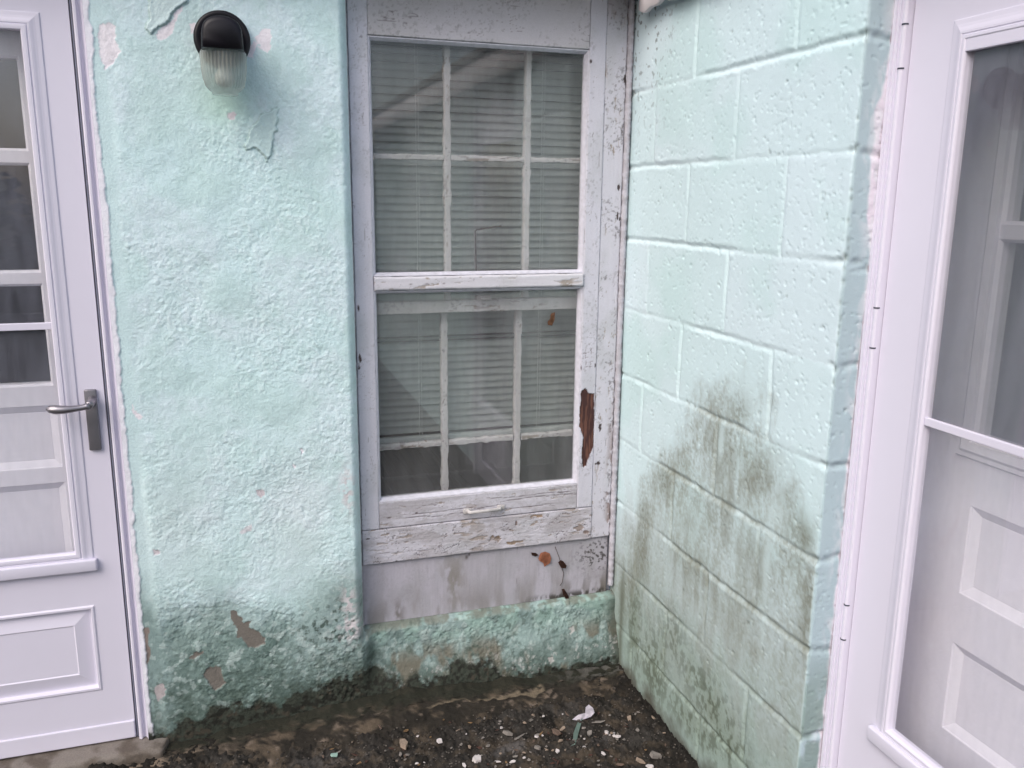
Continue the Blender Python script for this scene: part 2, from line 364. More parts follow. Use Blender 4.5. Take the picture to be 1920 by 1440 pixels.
    patch([(428, 212), (438, 210), (446, 218), (438, 226), (428, 220)], S(214, 206, 212))
    patch([(460, 280), (478, 275), (490, 284), (500, 300), (509, 292), (511, 262), (517, 245), (519, 205), (490, 215), (470, 250)], S(194, 218, 219), depth=.0018, raised=True)
    patch([(246, 758), (256, 772), (266, 782), (262, 790), (252, 780)], LIL)
    patch([(480, 920), (492, 918), (497, 928), (488, 935), (480, 930)], S(214, 206, 212))
    patch([(548, 870), (556, 872), (554, 880)], LIL)
    patch([(562, 842), (570, 844), (566, 852)], LIL)
    patch([(285, 1028), (296, 1030), (300, 1040), (288, 1042)], S(214, 206, 212)); patch([(448, 1000), (470, 984), (474, 994), (455, 1005)], S(214, 206, 212), a=.7)
    GB = S(118, 113, 107)
    patch([(434, 1146), (440, 1144), (452, 1160), (458, 1170), (474, 1164), (468, 1176), (478, 1182), (490, 1188), (498, 1208), (478, 1217), (464, 1214), (454, 1198), (444, 1196), (446, 1182), (434, 1168)], GB, depth=.002, keep=.15)
    patch([(380, 1264), (388, 1254), (414, 1250), (420, 1274), (422, 1282), (404, 1296), (396, 1290), (386, 1276)], GB, depth=.002, keep=.15)
    patch([(352, 1238), (362, 1226), (382, 1220), (382, 1226), (364, 1236)], GB, depth=.0015, keep=.2)
    patch([(268, 1176), (278, 1180), (281, 1240), (276, 1248), (270, 1220)], S(140, 128, 122), depth=.001)
    patch([(290, 1290), (306, 1282), (310, 1300), (300, 1318), (292, 1310)], S(176, 168, 170), depth=.001)
    for px, py in [(1080, 1192), (1035, 1240)]:
        patch([(px-6, py-3), (px+3, py-6), (px+6, py+2), (px-2, py+5)], S(172, 172, 170), depth=.001)
    # caulk edge beside the door frame
    ck = ss(.0012, -.0012, X-edge-.0045); col = mixc(col, S(232, 231, 240), ck); h = h*(1-ck)+ck*(.0012+(fbm(X, Z, .03, 3, 64)-.5)*.003)
    # dark mossy line at the very foot
    zf = np.array([on_y(*q) for q in [(285, 1388), (330, 1375), (380, 1352), (420, 1340), (520, 1330), (600, 1300), (660, 1280), (700, 1262), (745, 1285), (800, 1290), (850, 1262), (900, 1255), (950, 1275), (1000, 1272), (1060, 1262), (1165, 1245)]])
    zl = np.interp(X, zf[:, 0], zf[:, 1])+(fbm(X, Z, .03, 5, 55, .65)-.5)*.085
    ms = ss(.010, -.010, Z-zl-.020)
    col = mixc(col, mixc(np.zeros(X.shape+(3,))+S(36, 37, 32), S(62, 58, 50), ss(.58, .75, fbm(X, Z, .02, 4, 56))), ms)
    soft = ss(.07, .0, Z-zl)*ss(.40, .6, fbm(X, Z, .012, 4, 57, .6)); col = mixc(col, S(60, 66, 58), soft*.75)
    rough = rough+ms*.3
    # rounded edge towards the window opening
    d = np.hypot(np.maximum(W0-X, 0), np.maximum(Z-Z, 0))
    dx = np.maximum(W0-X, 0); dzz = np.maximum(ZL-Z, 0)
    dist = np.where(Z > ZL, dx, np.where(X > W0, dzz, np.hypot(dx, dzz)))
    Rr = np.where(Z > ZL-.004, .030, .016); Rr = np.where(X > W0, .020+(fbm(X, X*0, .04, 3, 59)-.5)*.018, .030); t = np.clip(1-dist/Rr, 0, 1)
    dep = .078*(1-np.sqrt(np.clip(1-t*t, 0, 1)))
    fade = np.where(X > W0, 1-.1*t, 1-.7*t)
    col = mixc(col, S(160, 184, 182), t*.3*(X < W0)); dpz = .078*(1-np.sqrt(np.clip(1-t*t, 0, 1))); col = mixc(col, S(110, 116, 108), ss(0, .3, t)*(X >= W0)*ss(.40, .66, fbm(X, Z*2-dpz*1.6, .022, 4, 65))*.7)  # left rounded edge darkened in the colour as shade; grime on the ledge
    rec = .046*ss(-.82, -.765, X)*ss(.03, .20, Z)*ss(.30, .25, Z)
    dep = dep*(1-rec/.078)
    Y = -h*fade+dep+rec+.002
    keep = ~((X[:-1, :-1] > W0-1e-6) & (Z[:-1, :-1] > ZL-1e-6))
    w = thing('stucco_wall', 'lumpy mint green stucco wall with peeling paint and damp mossy foot, carrying the porch lamp', 'wall', (-1.1, 0, 0))
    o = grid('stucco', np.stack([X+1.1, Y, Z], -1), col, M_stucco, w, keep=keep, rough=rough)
    # masonry core that carries the stucco round the openings
    bm = bmesh.new()
    bx(bm, -1.395, -.815, .085, .26, 0, 2.25); bx(bm, -.815, .02, .10, .26, -.05, .235)
    bx(bm, -.815, .02, .11, .26, 2.02, 2.25); bx(bm, -2.4, -1.395, .03, .26, 2.09, 2.25); bx(bm, -4.5, -2.4, .0, .26, -.05, 2.25)
    o2 = obj('masonry_core', bm, mat_plain('mint_masonry', S(192, 216, 217), rough=.7, nscale=80, var=.08, bump=.4), w); o2.location = (1.1, 0, 0)
    # rough footing
    fx = np.arange(-1.44, .004, .0045); fs = np.linspace(0, 1, 64)
    FX, FS = np.meshgrid(fx, fs, indexing='ij')
    zt = np.interp(FX, [-1.44, -1.3, -1.1, -.8, -.55, -.3, 0], [.004, .012, .030, .062, .050, .030, .026])+(fbm(FX, FX*0, .06, 4, 58)-.5)*.026
    k0 = np.interp(FS, [0, .10, .2, .5, .75, 1], [1.0, 1.0, .90, .52, .20, -.34])
    yo = np.interp(FS, [0, .10, .2, .5, .75, 1], [.03, -.004, -.026, -.066, -.115, -.20])
    FZ = zt*k0-.004*(FS > .74); FY = yo*np.interp(FX, [-1.44, -1.2, -.8, -.2, 0], [.6, .8, 1.0, .95, .7])
    nn = (fbm(FX, FS*.25, .05, 4, 70)-.5)*.018+(fbm(FX, FS*.25, .010, 3, 71)-.5)*.009
    led = ss(.5, .62, fbm(FX, FS*.2, .06, 3, 75))*.005
    FY = FY-(nn+led)*ss(.02, .2, FS); FZ = FZ+nn*.5*ss(.1, .4, FS)
    fc = np.zeros(FX.shape+(3,))+S(46, 42, 37)
    fc = mixc(fc, S(38, 35, 31), ss(.4, .6, fbm(FX, FS*.25, .05, 4, 72)))
    fc = mixc(fc, S(92, 81, 69), ss(.50, .76, fbm(FX, FS*.25, .045, 5, 73))*.8)
    fc = mixc(fc, S(112, 100, 90), ss(.66, .80, fbm(FX, FS*.22, .028, 4, 74))*.8)
    fc = mixc(fc, S(40, 41, 34), ss(.52, .24, FS+(fbm(FX, FS*.25, .03, 4, 80)-.5)*.35)*.9)
    lx = np.array([on_y(*q, -.05)[0] for q in [(800, 1320), (860, 1310), (920, 1300), (1000, 1290), (1015, 1285)]])
    th = np.interp(FX[:, 0], [lx[0], lx[2], lx[3], lx[4]], [.012, .02, .07, .09])[:, None]+(fbm(FX, FS*0, .02, 3, 77)-.5)*.05
    tl = ss(.012, -.012, np.abs(FS-.45+.06*np.sin(FX*21)-(fbm(FX, FX*0, .05, 3, 76)-.5)*.22)-th)*ss(lx[0]-.02, lx[0]+.03, FX)*ss(lx[-1]+.012, lx[-1], FX)
    fc = mixc(fc, S(112, 101, 86), tl*.85*ss(.2, .5, fbm(FX, FS*.25, .02, 3, 81))); FY = FY-tl*.004
    left = ss(-1.1, -1.35, FX); fc = mixc(fc, S(112, 100, 88), left*ss(.2, .5, FS)*ss(.35, .6, fbm(FX, FS*.25, .03, 4, 78)))
    rt = ss(-.3, -.05, FX)*ss(.5, .2, FS); fc = mixc(fc, S(86, 84, 80), rt*ss(.45, .6, fbm(FX, FS*.25, .02, 4, 79)))
    grid('footing', np.stack([FX+1.1, FY, FZ], -1), fc, M_earth, w, rough=np.full(FX.shape, .9))
build_stucco()

# ------------------------------------------------------------------ block wall
YC = -.895
def build_block():
    r = .006; Y0 = .09; L1 = Y0-YC-r; La = r*math.pi/2
    us = np.concatenate([np.arange(0, L1, .0032), L1+np.linspace(0, La, 5), L1+La+np.arange(.0016, .125, .0028)])
    zs = np.arange(-.06, 2.10, .0030)
    U, Z = np.meshgrid(us, zs, indexing='ij')
    a = np.clip((U-L1)/r, 0, math.pi/2)
    e = np.maximum(U-L1-La, 0)
    PX = np.where(U <= L1, 0, r-r*np.cos(a)+e); PY = np.where(U <= L1, Y0-U, YC+r-r*np.sin(a))
    NX = np.where(U <= L1, -1, -np.cos(a)); NY = np.where(U <= L1, 0, -np.sin(a))
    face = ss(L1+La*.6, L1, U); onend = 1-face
    s = np.maximum(L1+La*.5-U, 0)                      # distance from the outer corner
    zz = Z+(fbm(U, Z, .05, 3, 101)-.5)*.006-(.35)
    k = np.floor(zz/.203); fz = zz/.203-k; dh = np.minimum(fz, 1-fz)*.203; kline = np.where(fz < .5, k, k+1)
    off = np.where(np.mod(k, 2) == 0, 0, .203)
    sv = s+(fbm(U, Z, .05, 3, 102)-.5)*.006-off; fv = sv/.406-np.floor(sv/.406); dv = np.minimum(fv, 1-fv)*.406
    dv = np.where((s < .08) | (onend > .5), 1, dv)
    fillh = .25+.75*ss(.36, .52, fbm(U*.6, kline*3.1, .16, 3, 103))
    yl, zl_ = on_x(1510, 675); fillh = fillh*(1-.9*blob(U, Z, Y0-yl, zl_, .11, .05)); yl, zl_ = on_x(1480, 845); fillh = fillh*(1-.5*blob(U, Z, Y0-yl, zl_, .08, .05))
    fillv = .32+.55*ss(.36, .60, fbm(U*.7+k*5, Z*.5, .15, 3, 104))
    wob = 1+.5*(fbm(U, Z, .012, 3, 105)-.5)
    gh = np.exp(-(dh/(.0066*wob))**2)*fillh*(1-.72*onend); gv = np.exp(-(dv/(.0058*wob))**2)*fillv
    h = -.0046*np.maximum(gh, gv)
    h += .0009*np.exp(-((dh-.012)/.004)**2)*fillh*ss(.4, .7, fbm(U, Z, .02, 3, 106))     # mortar smears along the joint
    h += (fbm(U, Z, .2, 3, 107)-.5)*.005+(fbm(U, Z, .010, 3, 108)-.5)*.0006-np.clip(.27-fbm(U, Z*1.4, .008, 2, 109), 0, 1)*.012
    h += (fbm(k*7.3, np.floor(sv/.406)*3.7+k, 1.0, 1, 99)-.5)*.002*face
    rng = np.random.RandomState(4)
    dark = np.zeros(U.shape)
    def stamp(u, z, ru, rz, dep, dk=0.0):
        i0, i1 = np.searchsorted(us, [u-2.2*ru, u+2.2*ru]); j0, j1 = np.searchsorted(zs, [z-2.2*rz, z+2.2*rz])
        if i1 <= i0 or j1 <= j0: return
        b = blob(U[i0:i1, j0:j1], Z[i0:i1, j0:j1], u, z, ru, rz)
        h[i0:i1, j0:j1] -= dep*b; dark[i0:i1, j0:j1] = np.maximum(dark[i0:i1, j0:j1], b*dk)
    for i in range(560):
        u, z = rng.uniform(.05, L1+.11), rng.uniform(.1, 2.0)
        q = rng.rand()**3; asp = rng.uniform(.45, 1.6)
        for j in range(rng.randint(1, 5)):
            sz = (.0016+.0024*q)*rng.uniform(.6, 1.1)
            stamp(u+rng.normal(0, .007)*(j > 0), z+rng.normal(0, .005)*(j > 0), sz*asp, sz/asp**.5, (.0012+.0018*q)*rng.uniform(.5, 1.2), .7*rng.rand()**2)
    for kk in range(-1, 9):
        z = .35+.203*kk
        stamp(L1+La*.5, z+rng.normal(0, .004), .006, .007, .006, .8); stamp(L1-.008, z+.004, .008, .005, .003, .4)
        stamp(L1+La+.05, z+rng.normal(0, .006), .03, .006, .004, .15); stamp(L1+La+.02, z, .012, .006, .003, .3)
    for i in range(26):
        stamp(L1+La*.5+rng.normal(0, .002), rng.uniform(.2, 2), .003, .003+.004*rng.rand(), .002, .5)
    # ----- colour
    col = np.zeros(U.shape+(3,))+S(206, 227, 232)
    tint = fbm(k*7.3+3, np.floor(sv/.406)*5.1+k*2.2, 1.0, 1, 110)
    col = mixc(col, S(212, 228, 236), ss(.3, .8, tint)*.6)
    col = mixc(col, S(194, 221, 222), ss(.45, .7, fbm(U, Z, .25, 4, 111))*.6)
    col = mixc(col, S(220, 234, 238), np.maximum(gh, gv*.5)*.4)
    Yw = Y0-U
    # grime growing up from the ground
    # boundary of the dirty area, as seen along the wall
    bp_ = np.array([on_x(*q) for q in [(1165, 1015), (1200, 950), (1230, 880), (1290, 800), (1350, 740), (1400, 735), (1440, 790), (1500, 960), (1530, 1020)]])
    o_ = np.argsort(bp_[:, 0]); zb = np.interp(Yw, bp_[o_, 0], bp_[o_, 1])
    warp = (fbm(Yw, Z*.8, .10, 5, 112, .6)-.5)*.34+(fbm(Yw, Z*.3, .014, 3, 113)-.5)*.035
    dz = Z-zb+warp
    g = ss(.08, -.20, dz)*face
    streak = .5*ss(.30, .66, fbm(Yw, Z*.16, .020, 4, 114))+.5*ss(.32, .64, fbm(Yw, Z*.55, .05, 5, 126, .65)); spk = ss(.42, .62, fbm(Yw, Z*.8, .007, 4, 115, .6))
    mott = ss(.36, .62, fbm(Yw, Z*.6, .06, 4, 119))
    grey = ss(.72, .40, Z+(mott-.5)*.1)*face
    col = mixc(col, S(184, 198, 201), grey*.85)
    col = mixc(col, S(148, 156, 152), g*(.40+.5*streak)*(.5+.5*mott))
    col = mixc(col, S(138, 142, 128), g*spk*.42*(.3+.7*streak))
    top = ss(.06, -.08, dz)*ss(-.30, -.10, dz)*face; jg = np.clip(gh+gv, 0, 1)*g*ss(.35, .6, fbm(Yw, Z, .03, 3, 127)); col = mixc(col, S(112, 114, 98), jg*.5)
    col = mixc(col, S(128, 128, 114), top*(.15+.35*streak)*(.3+.5*spk))
    lowf = ss(.55, .02, Z+(mott-.5)*.12)*face; col = mixc(col, S(138, 160, 150), lowf*.65)
    OL = S(116, 118, 104)
    for px, py, ru, rz, st in [(1185, 1120, .04, .12, .7), (1385, 770, .045, .055, .8), (1250, 905, .045, .05, .8), (1205, 960, .03, .05, .8), (1205, 1040, .045, .10, .85), (1350, 850, .09, .06, .55), (1430, 890, .08, .06, .6), (1340, 960, .10, .06, .45), (1490, 1000, .05, .06, .6),
                                (1515, 1130, .018, .14, .7), (1300, 1060, .12, .06, .3), (1420, 1070, .08, .08, .35), (1510, 1010, .02, .03, .8)]:
        y, z = on_x(px, py); m = blob(Yw, Z, y, z, ru, rz)*face
        col = mixc(col, OL, np.clip(m*st*(.35+.55*np.maximum(streak*.8, spk)), 0, .85))
    for px, py, ru, rz, st in [(1340, 1330, .10, .07, .9), (1300, 1260, .08, .05, .6), (1225, 1250, .07, .11, .95), (1370, 1400, .08, .05, .9), (1190, 1180, .04, .14, .95), (1262, 1190, .06, .07, .6), (1300, 1360, .16, .05, .8)]:
        y, z = on_x(px, py); m = blob(Yw, Z, y, z, ru, rz)*face
        col = mixc(col, S(70, 76, 64), np.clip(m*st*ss(.46, .60, fbm(Yw, Z*.7, .013, 4, 116, .6)), 0, .85))
        col = mixc(col, S(118, 130, 114), np.clip(m*st*.5, 0, .6))
    # clean runs where water has washed the grime off
    for px, py, ru, rz, st in [(1352, 830, .014, .045, .8), (1455, 960, .03, .04, .5), (1437, 1050, .016, .08, .6), (1430, 1180, .012, .06, .4), (1460, 860, .03, .02, .5)]:
        y, z = on_x(px, py); m = blob(Yw, Z, y, z, ru, rz)*face; col = mixc(col, S(192, 210, 212), np.clip(m*st*1.3, 0, .8))
    # end face: same paint, darkened in the colour as the shaded side, whitened by brush overrun beside the frame
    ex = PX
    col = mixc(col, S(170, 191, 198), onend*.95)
    wv = .054-.014*ss(.55, .35, fbm(Z, Z*0, .25, 3, 117))+(fbm(Z, Z*0, .04, 3, 118)-.5)*.012
    ov = ss(-.004, .003, ex-wv)*onend; col = mixc(col, S(224, 217, 228), ov)
    haze = ss(-.03, .0, ex-wv)*onend*ss(.45, .6, fbm(U, Z*.5, .02, 3, 122)); col = mixc(col, S(214, 218, 224), haze*.55)
    h += ov*.0012*ss(.3, .6, fbm(U, Z, .012, 3, 123))
    lowe = onend*ss(.60, .42, Z); col = mixc(col, S(126, 146, 140), lowe*(1-ov)*ss(.3, .6, fbm(U, Z, .04, 4, 120))*.8)
    # foot: soil splash; inner corner: dirt line
    foot = ss(.07, .0, Z+(fbm(Yw, Z, .05, 4, 121)-.5)*.08)*face
    col = mixc(col, S(72, 66, 56), foot*.85)
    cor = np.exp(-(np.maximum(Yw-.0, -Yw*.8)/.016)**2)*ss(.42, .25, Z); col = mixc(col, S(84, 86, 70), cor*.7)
    col = mixc(col, S(96, 104, 96), dark*.75)
    sp2 = ss(.72, .78, fbm(Yw, Z, .012, 2, 124))*ss(.25, .05, -Yw)*ss(1.5, 2.0, Z); col = mixc(col, S(60, 56, 52), sp2*.7)
    P = np.stack([PX+NX*h, PY+NY*h, Z], -1)
    w = thing('block_wall', 'smooth mint painted concrete block wall with olive algae stains on its lower half', 'wall', (0, -.45, 0))
    P[..., 1] += .45
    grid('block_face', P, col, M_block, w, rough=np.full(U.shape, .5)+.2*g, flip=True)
    bm = bmesh.new(); bx(bm, .025, .22, .45+YC+.02, .45+.09, -.05, 2.25)
    bx(bm, .13, .22, .45-1.83-3.5, .45-1.83, -.05, 2.2); bx(bm, .13, .22, .45-1.83, .45-.875, 2.02, 2.25)
    obj('block_core', bm, bpy.data.materials['mint_masonry'], w)
build_block()

# ------------------------------------------------------------------ eaves
def build_eaves():
    # low roof edge over the block wing: painted trim board, soffit, roof slab
    t = thing('roof_edge', 'white painted roof edge board above the top of the block wall', 'roof edge', (-.02, -.03, 1.97))
    n = 60; ys = np.concatenate([np.linspace(0, -.5, 40), np.linspace(-.6, -5.5, 20)])
    bm = bmesh.new(); A = []
    for i, y in enumerate(ys):
        wv = .004*math.sin(y*38)+.003*math.sin(y*91+1)
        ring = [(-.016, wv), (-.012, wv-.003), (-.001, wv-.001), (0, .12), (-.014, .12)]
        A.append([bm.verts.new((x, y, z)) for x, z in ring])
    for a, b in zip(A[:-1], A[1:]):
        for k in range(5): bm.faces.new((a[k], a[(k+1) % 5], b[(k+1) % 5], b[k]))
    bm.faces.new(A[0]); bm.faces.new(A[-1])
    obj('trim_board', bm, mat_plain('trim_paint', S(222, 214, 216), rough=.6, nscale=40, var=.04, bump=.2), t, True)
    bm = bmesh.new()
    v = [bm.verts.new(p) for p in [(-.03, .2, .11), (-.03, -5.6, .11), (1.9, -5.6, .75), (1.9, .2, .75)]]; w = [bm.verts.new((q.co.x, q.co.y, q.co.z+.03)) for q in v]
    bm.faces.new(v); bm.faces.new(w)
    for i in range(4): bm.faces.new((v[i], v[(i+1) % 4], w[(i+1) % 4], w[i]))
    obj('roof_sheet', bm, mat_plain('roof_sheet_grey', S(120, 118, 116), rough=.6), t)
    m = thing('eave', 'shadowed eave above the window and the stucco wall', 'eave', (-1.1, 0, 2.06))
    bm = bmesh.new(); bx(bm, -3.4, 1.07, -.05, .5, 0, .02); obj('soffit', bm, M_roof, m)
    bm = bmesh.new(); bx(bm, -3.4, 1.02, -.072, -.05, -.03, .13); obj('fascia', bm, M_roof, m)
    bm = bmesh.new(); v = [bm.verts.new(p) for p in [(-3.4, -.10, .14), (2.0, -.10, .14), (2.0, 3, 1.4), (-3.4, 3, 1.4)]]; bm.faces.new(v)
    bmesh.ops.solidify(bm, geom=bm.faces[:], thickness=.03); obj('roof_sheet', bm, bpy.data.materials['roof_sheet_grey'], m)
build_eaves()

# ------------------------------------------------------------------ rooms behind the openings
def room(name, x0, x1, y0, y1, z0, z1, skip):
    bm = bmesh.new(); bmesh.ops.create_cube(bm, size=1)
    for v in bm.verts: v.co = Vector(((x0+x1)/2+v.co.x*(x1-x0), (y0+y1)/2+v.co.y*(y1-y0), (z0+z1)/2+v.co.z*(z1-z0)))
    bm.normal_update()
    for f in bm.faces[:]:
        if f.normal.dot(Vector(skip)) > .9: bm.faces.remove(f)
    tag(obj(name, bm, M_room), kind='structure')
room('room_interior', -4.4, .0, .262, 3.4, -.02, 2.3, (0, -1, 0))
room('wing_interior', .272, 3.0, -3.4, .2, -.02, 2.3, (-1, 0, 0))

# ------------------------------------------------------------------ window
def plank(name, parent, x0, x1, z0, z1, yf, depth, seed, grain='v', base=(190, 183, 193), step=.0022, jag=.0008, rad=.0025, cracks=.5, flakes=0.0, dirt=0.0, feat=None, origin=(0, 0, 0), mat=None):
    def ax(a, b):
        n = max(3, int((b-a-2*rad)/step)+1)
        return np.concatenate([[a, a, a+rad*.35], np.linspace(a+rad, b-rad, n), [b-rad*.35, b, b]])
    xs, zs = ax(x0, x1), ax(z0, z1)
    X, Z = np.meshgrid(xs, zs, indexing='ij')
    def ed(n): e = np.zeros(n); e[:3] = [depth, rad, rad*.25]; e[-3:] = [rad*.25, rad, depth]; return e
    ex, ez = ed(len(xs))[:, None], ed(len(zs))[None, :]
    edge = np.maximum(ex, ez)
    u, v = (X, Z) if grain == 'v' else (Z, X)            # v runs along the grain
    h = (fbm(u, v*.06, .006, 3, seed)-.5)*.0009+(fbm(X, Z, .06, 3, seed+1)-.5)*.002
    col = np.zeros(X.shape+(3,))+S(*base)
    col = mixc(col, S(base[0]-16, base[1]-14, base[2]-18), ss(.45, .75, fbm(X, Z, .09, 4, seed+2))*.6)
    cr = np.abs(fbm(u, v*.10, .016, 3, seed+3)-.5); cm = ss(.010, .002, cr)*ss(.5, .62, fbm(u, v*.5, .05, 3, seed+4))*cracks
    h -= cm*.0009; col = mixc(col, S(96, 86, 88), cm*.8)
    ca = np.abs(fbm(u*.35, v, .010, 3, seed+13)-.5); cm2 = ss(.012, .003, ca)*ss(.56, .66, fbm(X, Z, .05, 3, seed+14))*cracks
    h -= cm2*.0007; col = mixc(col, S(112, 102, 104), cm2*.6)
    if flakes > 0:
        f = fbm(u*1.0, v*.22, .009, 4, seed+5, .6)+.30*(fbm(X, Z, .09, 3, seed+6)-.5)
        th = .76-.17*flakes; fm = ss(th-.006, th+.006, f)
        h -= fm*.0011; h += ss(th-.03, th-.004, f)*(1-fm)*.0014*flakes     # lifted paint edges
        wood = mixc(np.zeros(X.shape+(3,))+S(150, 138, 128), S(176, 170, 172), ss(.4, .6, fbm(X, Z, .03, 3, seed+7)))
        col = mixc(col, wood, fm*.85)
    if dirt > 0:
        dm = ss(.60, .72, fbm(X, Z, .0065, 3, seed+8))*ss(.42, .62, fbm(X, Z, .09, 3, seed+9))*dirt
        col = mixc(col, S(62, 54, 54), dm*.85); h -= dm*.0003
    if feat: h, col = feat(X, Z, h, col)
    JX = (fbm(Z, Z*0, .02, 3, seed+10)-.5)*2*jag; JZ = (fbm(X, X*0, .02, 3, seed+11)-.5)*2*jag
    sx = np.where(X < (x0+x1)/2, 1, -1)*(np.abs(X-(x0+x1)/2) > (x1-x0)/2-rad*1.1); sz = np.where(Z < (z0+z1)/2, 1, -1)*(np.abs(Z-(z0+z1)/2) > (z1-z0)/2-rad*1.1)
    P = np.stack([X-JX*sx-origin[0], yf+edge-h*(edge < rad*1.01)-origin[1], Z-JZ*sz-origin[2]], -1)
    return grid(name, P, col, mat or M_wood, parent, rough=np.full(X.shape, .62))

def build_window():
    OX, OY = -.41, .07
    org = (OX, OY, .24)
    w = thing('sash_window', 'old white wood window with peeling paint and nine over nine style muntins, set in the stucco wall beside the block wall', 'window', org)
    w['label'] = 'old white painted wooden window with flaking frame, beside the block wall'
    pk = lambda *a, **k: plank(*a, origin=org, **k)
    def F(pts, y): return [on_y(px, py, y) for px, py in pts]
    # --- storm frame
    def f_left(X, Z, h, col):
        for px, py, rx, rz in [(672, 578, .004, .011), (675, 672, .0045, .014), (673, 690, .003, .012), (690, 1010, .006, .003)]:
            x, z = on_y(px, py, .063); m = ss(.9, .4, ((X-x)/rx)**2+((Z-z)/rz)**2+(fbm(X, Z, .006, 3, 5)-.5)*1.2)
            col = mixc(col, S(74, 58, 58), m); h = h-m*.001
        return h, col
    pk('stile', w, -.797, -.7465, .5425, 2.075, .063, .03, 200, 'v', cracks=.6, dirt=.25, feat=f_left, base=(200, 199, 210))
    def f_right(X, Z, h, col):
        pl = F([(1090, 733), (1098, 728), (1104, 738), (1114, 738), (1115, 790), (1113, 838), (1106, 852), (1100, 872), (1093, 877), (1090, 850), (1094, 820), (1087, 800), (1088, 768)], .063)
        d = sdpoly(X+(fbm(X, Z, .008, 3, 7)-.5)*.006, Z+(fbm(X, Z, .008, 3, 8)-.5)*.006, pl); m = ss(.0008, -.0008, d)
        gr = fbm(X, Z*.08, .004, 3, 9); c = mixc(np.zeros(X.shape+(3,))+S(66, 42, 40), S(104, 70, 60), ss(.45, .65, gr))
        col = mixc(col, c, m); h = h-m*(.0022+.001*gr)
        lip = ss(.005, .001, d)*(1-m); h = h+lip*.0008
        # crackled paint patch above the bare wood
        x, z = on_y(1102, 670, .063); a = blob(X, Z, x, z, .02, .055)
        g1 = np.minimum(np.abs(((Z+(fbm(X, Z, .01, 2, 3)-.5)*.008)/.014) % 1-.5), np.abs(((X+(fbm(X, Z, .01, 2, 4)-.5)*.008)/.016) % 1-.5))
        cm = ss(.06, .02, g1)*ss(.3, .6, a)*ss(.35, .55, fbm(X, Z, .02, 2, 6)); col = mixc(col, S(110, 98, 100), cm*.8); h = h-cm*.0008
        for px, py, rx, rz in [(1116, 685, .002, .009), (1090, 690, .0015, .009), (1108, 115, .004, .006)]:
            x, z = on_y(px, py, .063); m2 = ss(1, .5, ((X-x)/rx)**2+((Z-z)/rz)**2); col = mixc(col, S(70, 58, 60), m2)
        return h, col
    pk('stile', w, -.1345, -.0848, .5425, 2.075, .063, .03, 210, 'v', cracks=.8, dirt=.3, feat=f_right, base=(199, 198, 209))
    pk('rail', w, -.7462, -.1348, 1.8815, 2.075, .0632, .03, 220, 'h', cracks=.7, dirt=.3, base=(192, 189, 196))
    def f_bot(X, Z, h, col):
        for px, py, rx, rz in [(781, 962, .006, .0022), (730, 972, .007, .003), (702, 980, .003, .004)]:
            x, z = on_y(px, py, .063); m = ss(1, .4, ((X-x)/rx)**2+((Z-z)/rz)**2); col = mixc(col, S(84, 72, 74), m); h = h-m*.001
        gr = ss(.38, .64, fbm(X*.35, Z, .03, 5, 231, .6)); col = mixc(col, S(150, 145, 148), gr*.5)
        # long checks in the rail
        for z0, xa, xb, sd in [(.578, -.70, -.35, 1), (.60, -.45, -.12, 2), (.588, -.40, -.10, 3), (.565, -.70, -.2, 4)]:
            ln = ss(.0014, .0004, np.abs(Z-z0-(fbm(X, X*0, .06, 3, sd)-.5)*.012))*ss(xa, xa+.05, X)*ss(xb, xb-.05, X); col = mixc(col, S(88, 78, 82), ln*.8); h = h-ln*.0012
        return h, col
    pk('rail', w, -.7462, -.1348, .5425, .622, .064, .03, 230, 'h', cracks=.8, flakes=.22, dirt=.2, feat=f_bot, base=(196, 194, 204))
    def f_sill(X, Z, h, col):
        for px, py, rx, rz, c in [(1005, 968, .022, .006, (150, 128, 108)), (968, 980, .004, .010, (108, 86, 78)), (930, 1010, .016, .012, (128, 110, 92)), (962, 1017, .03, .006, (142, 124, 106)), (1085, 990, .014, .011, (152, 140, 136)), (1100, 998, .010, .005, (140, 112, 96)), (900, 1008, .02, .006, (168, 158, 152)), (1060, 962, .012, .002, (90, 80, 80)), (690, 1011, .006, .003, (96, 86, 88))]:
            x, z = on_y(px, py, .063)
            m = ss(1.0, .75, ((X-x)/rx)**2+((Z-z)/rz)**2+(fbm(X, Z*1.8, .012, 3, 17)-.5)*2.4); col = mixc(col, S(*c), m); h = h-m*.0016
        gr = ss(.36, .64, fbm(X*.35, Z, .03, 5, 241, .6)); col = mixc(col, S(150, 144, 146), gr*.55)
        lp = np.abs(fbm(X*.30, Z, .012, 4, 242, .6)-.5); lm = ss(.018, .004, lp)*ss(.42, .58, fbm(X, Z, .06, 3, 243)); col = mixc(col, S(84, 76, 78), lm*.8); h = h-lm*.0014+ss(.06, .02, lp)*(1-lm)*.0007
        x, z = on_y(890, 985, .063); st = blob(X, Z, x, z, .05, .04)*ss(.35, .6, fbm(X, Z, .02, 4, 18)); col = mixc(col, S(150, 142, 138), st*.7)
        return h, col
    pk('sill_board', w, -.797, -.0848, .4365, .5405, .062, .03, 240, 'h', cracks=.8, flakes=.55, dirt=.15, feat=f_sill, base=(197, 195, 205))
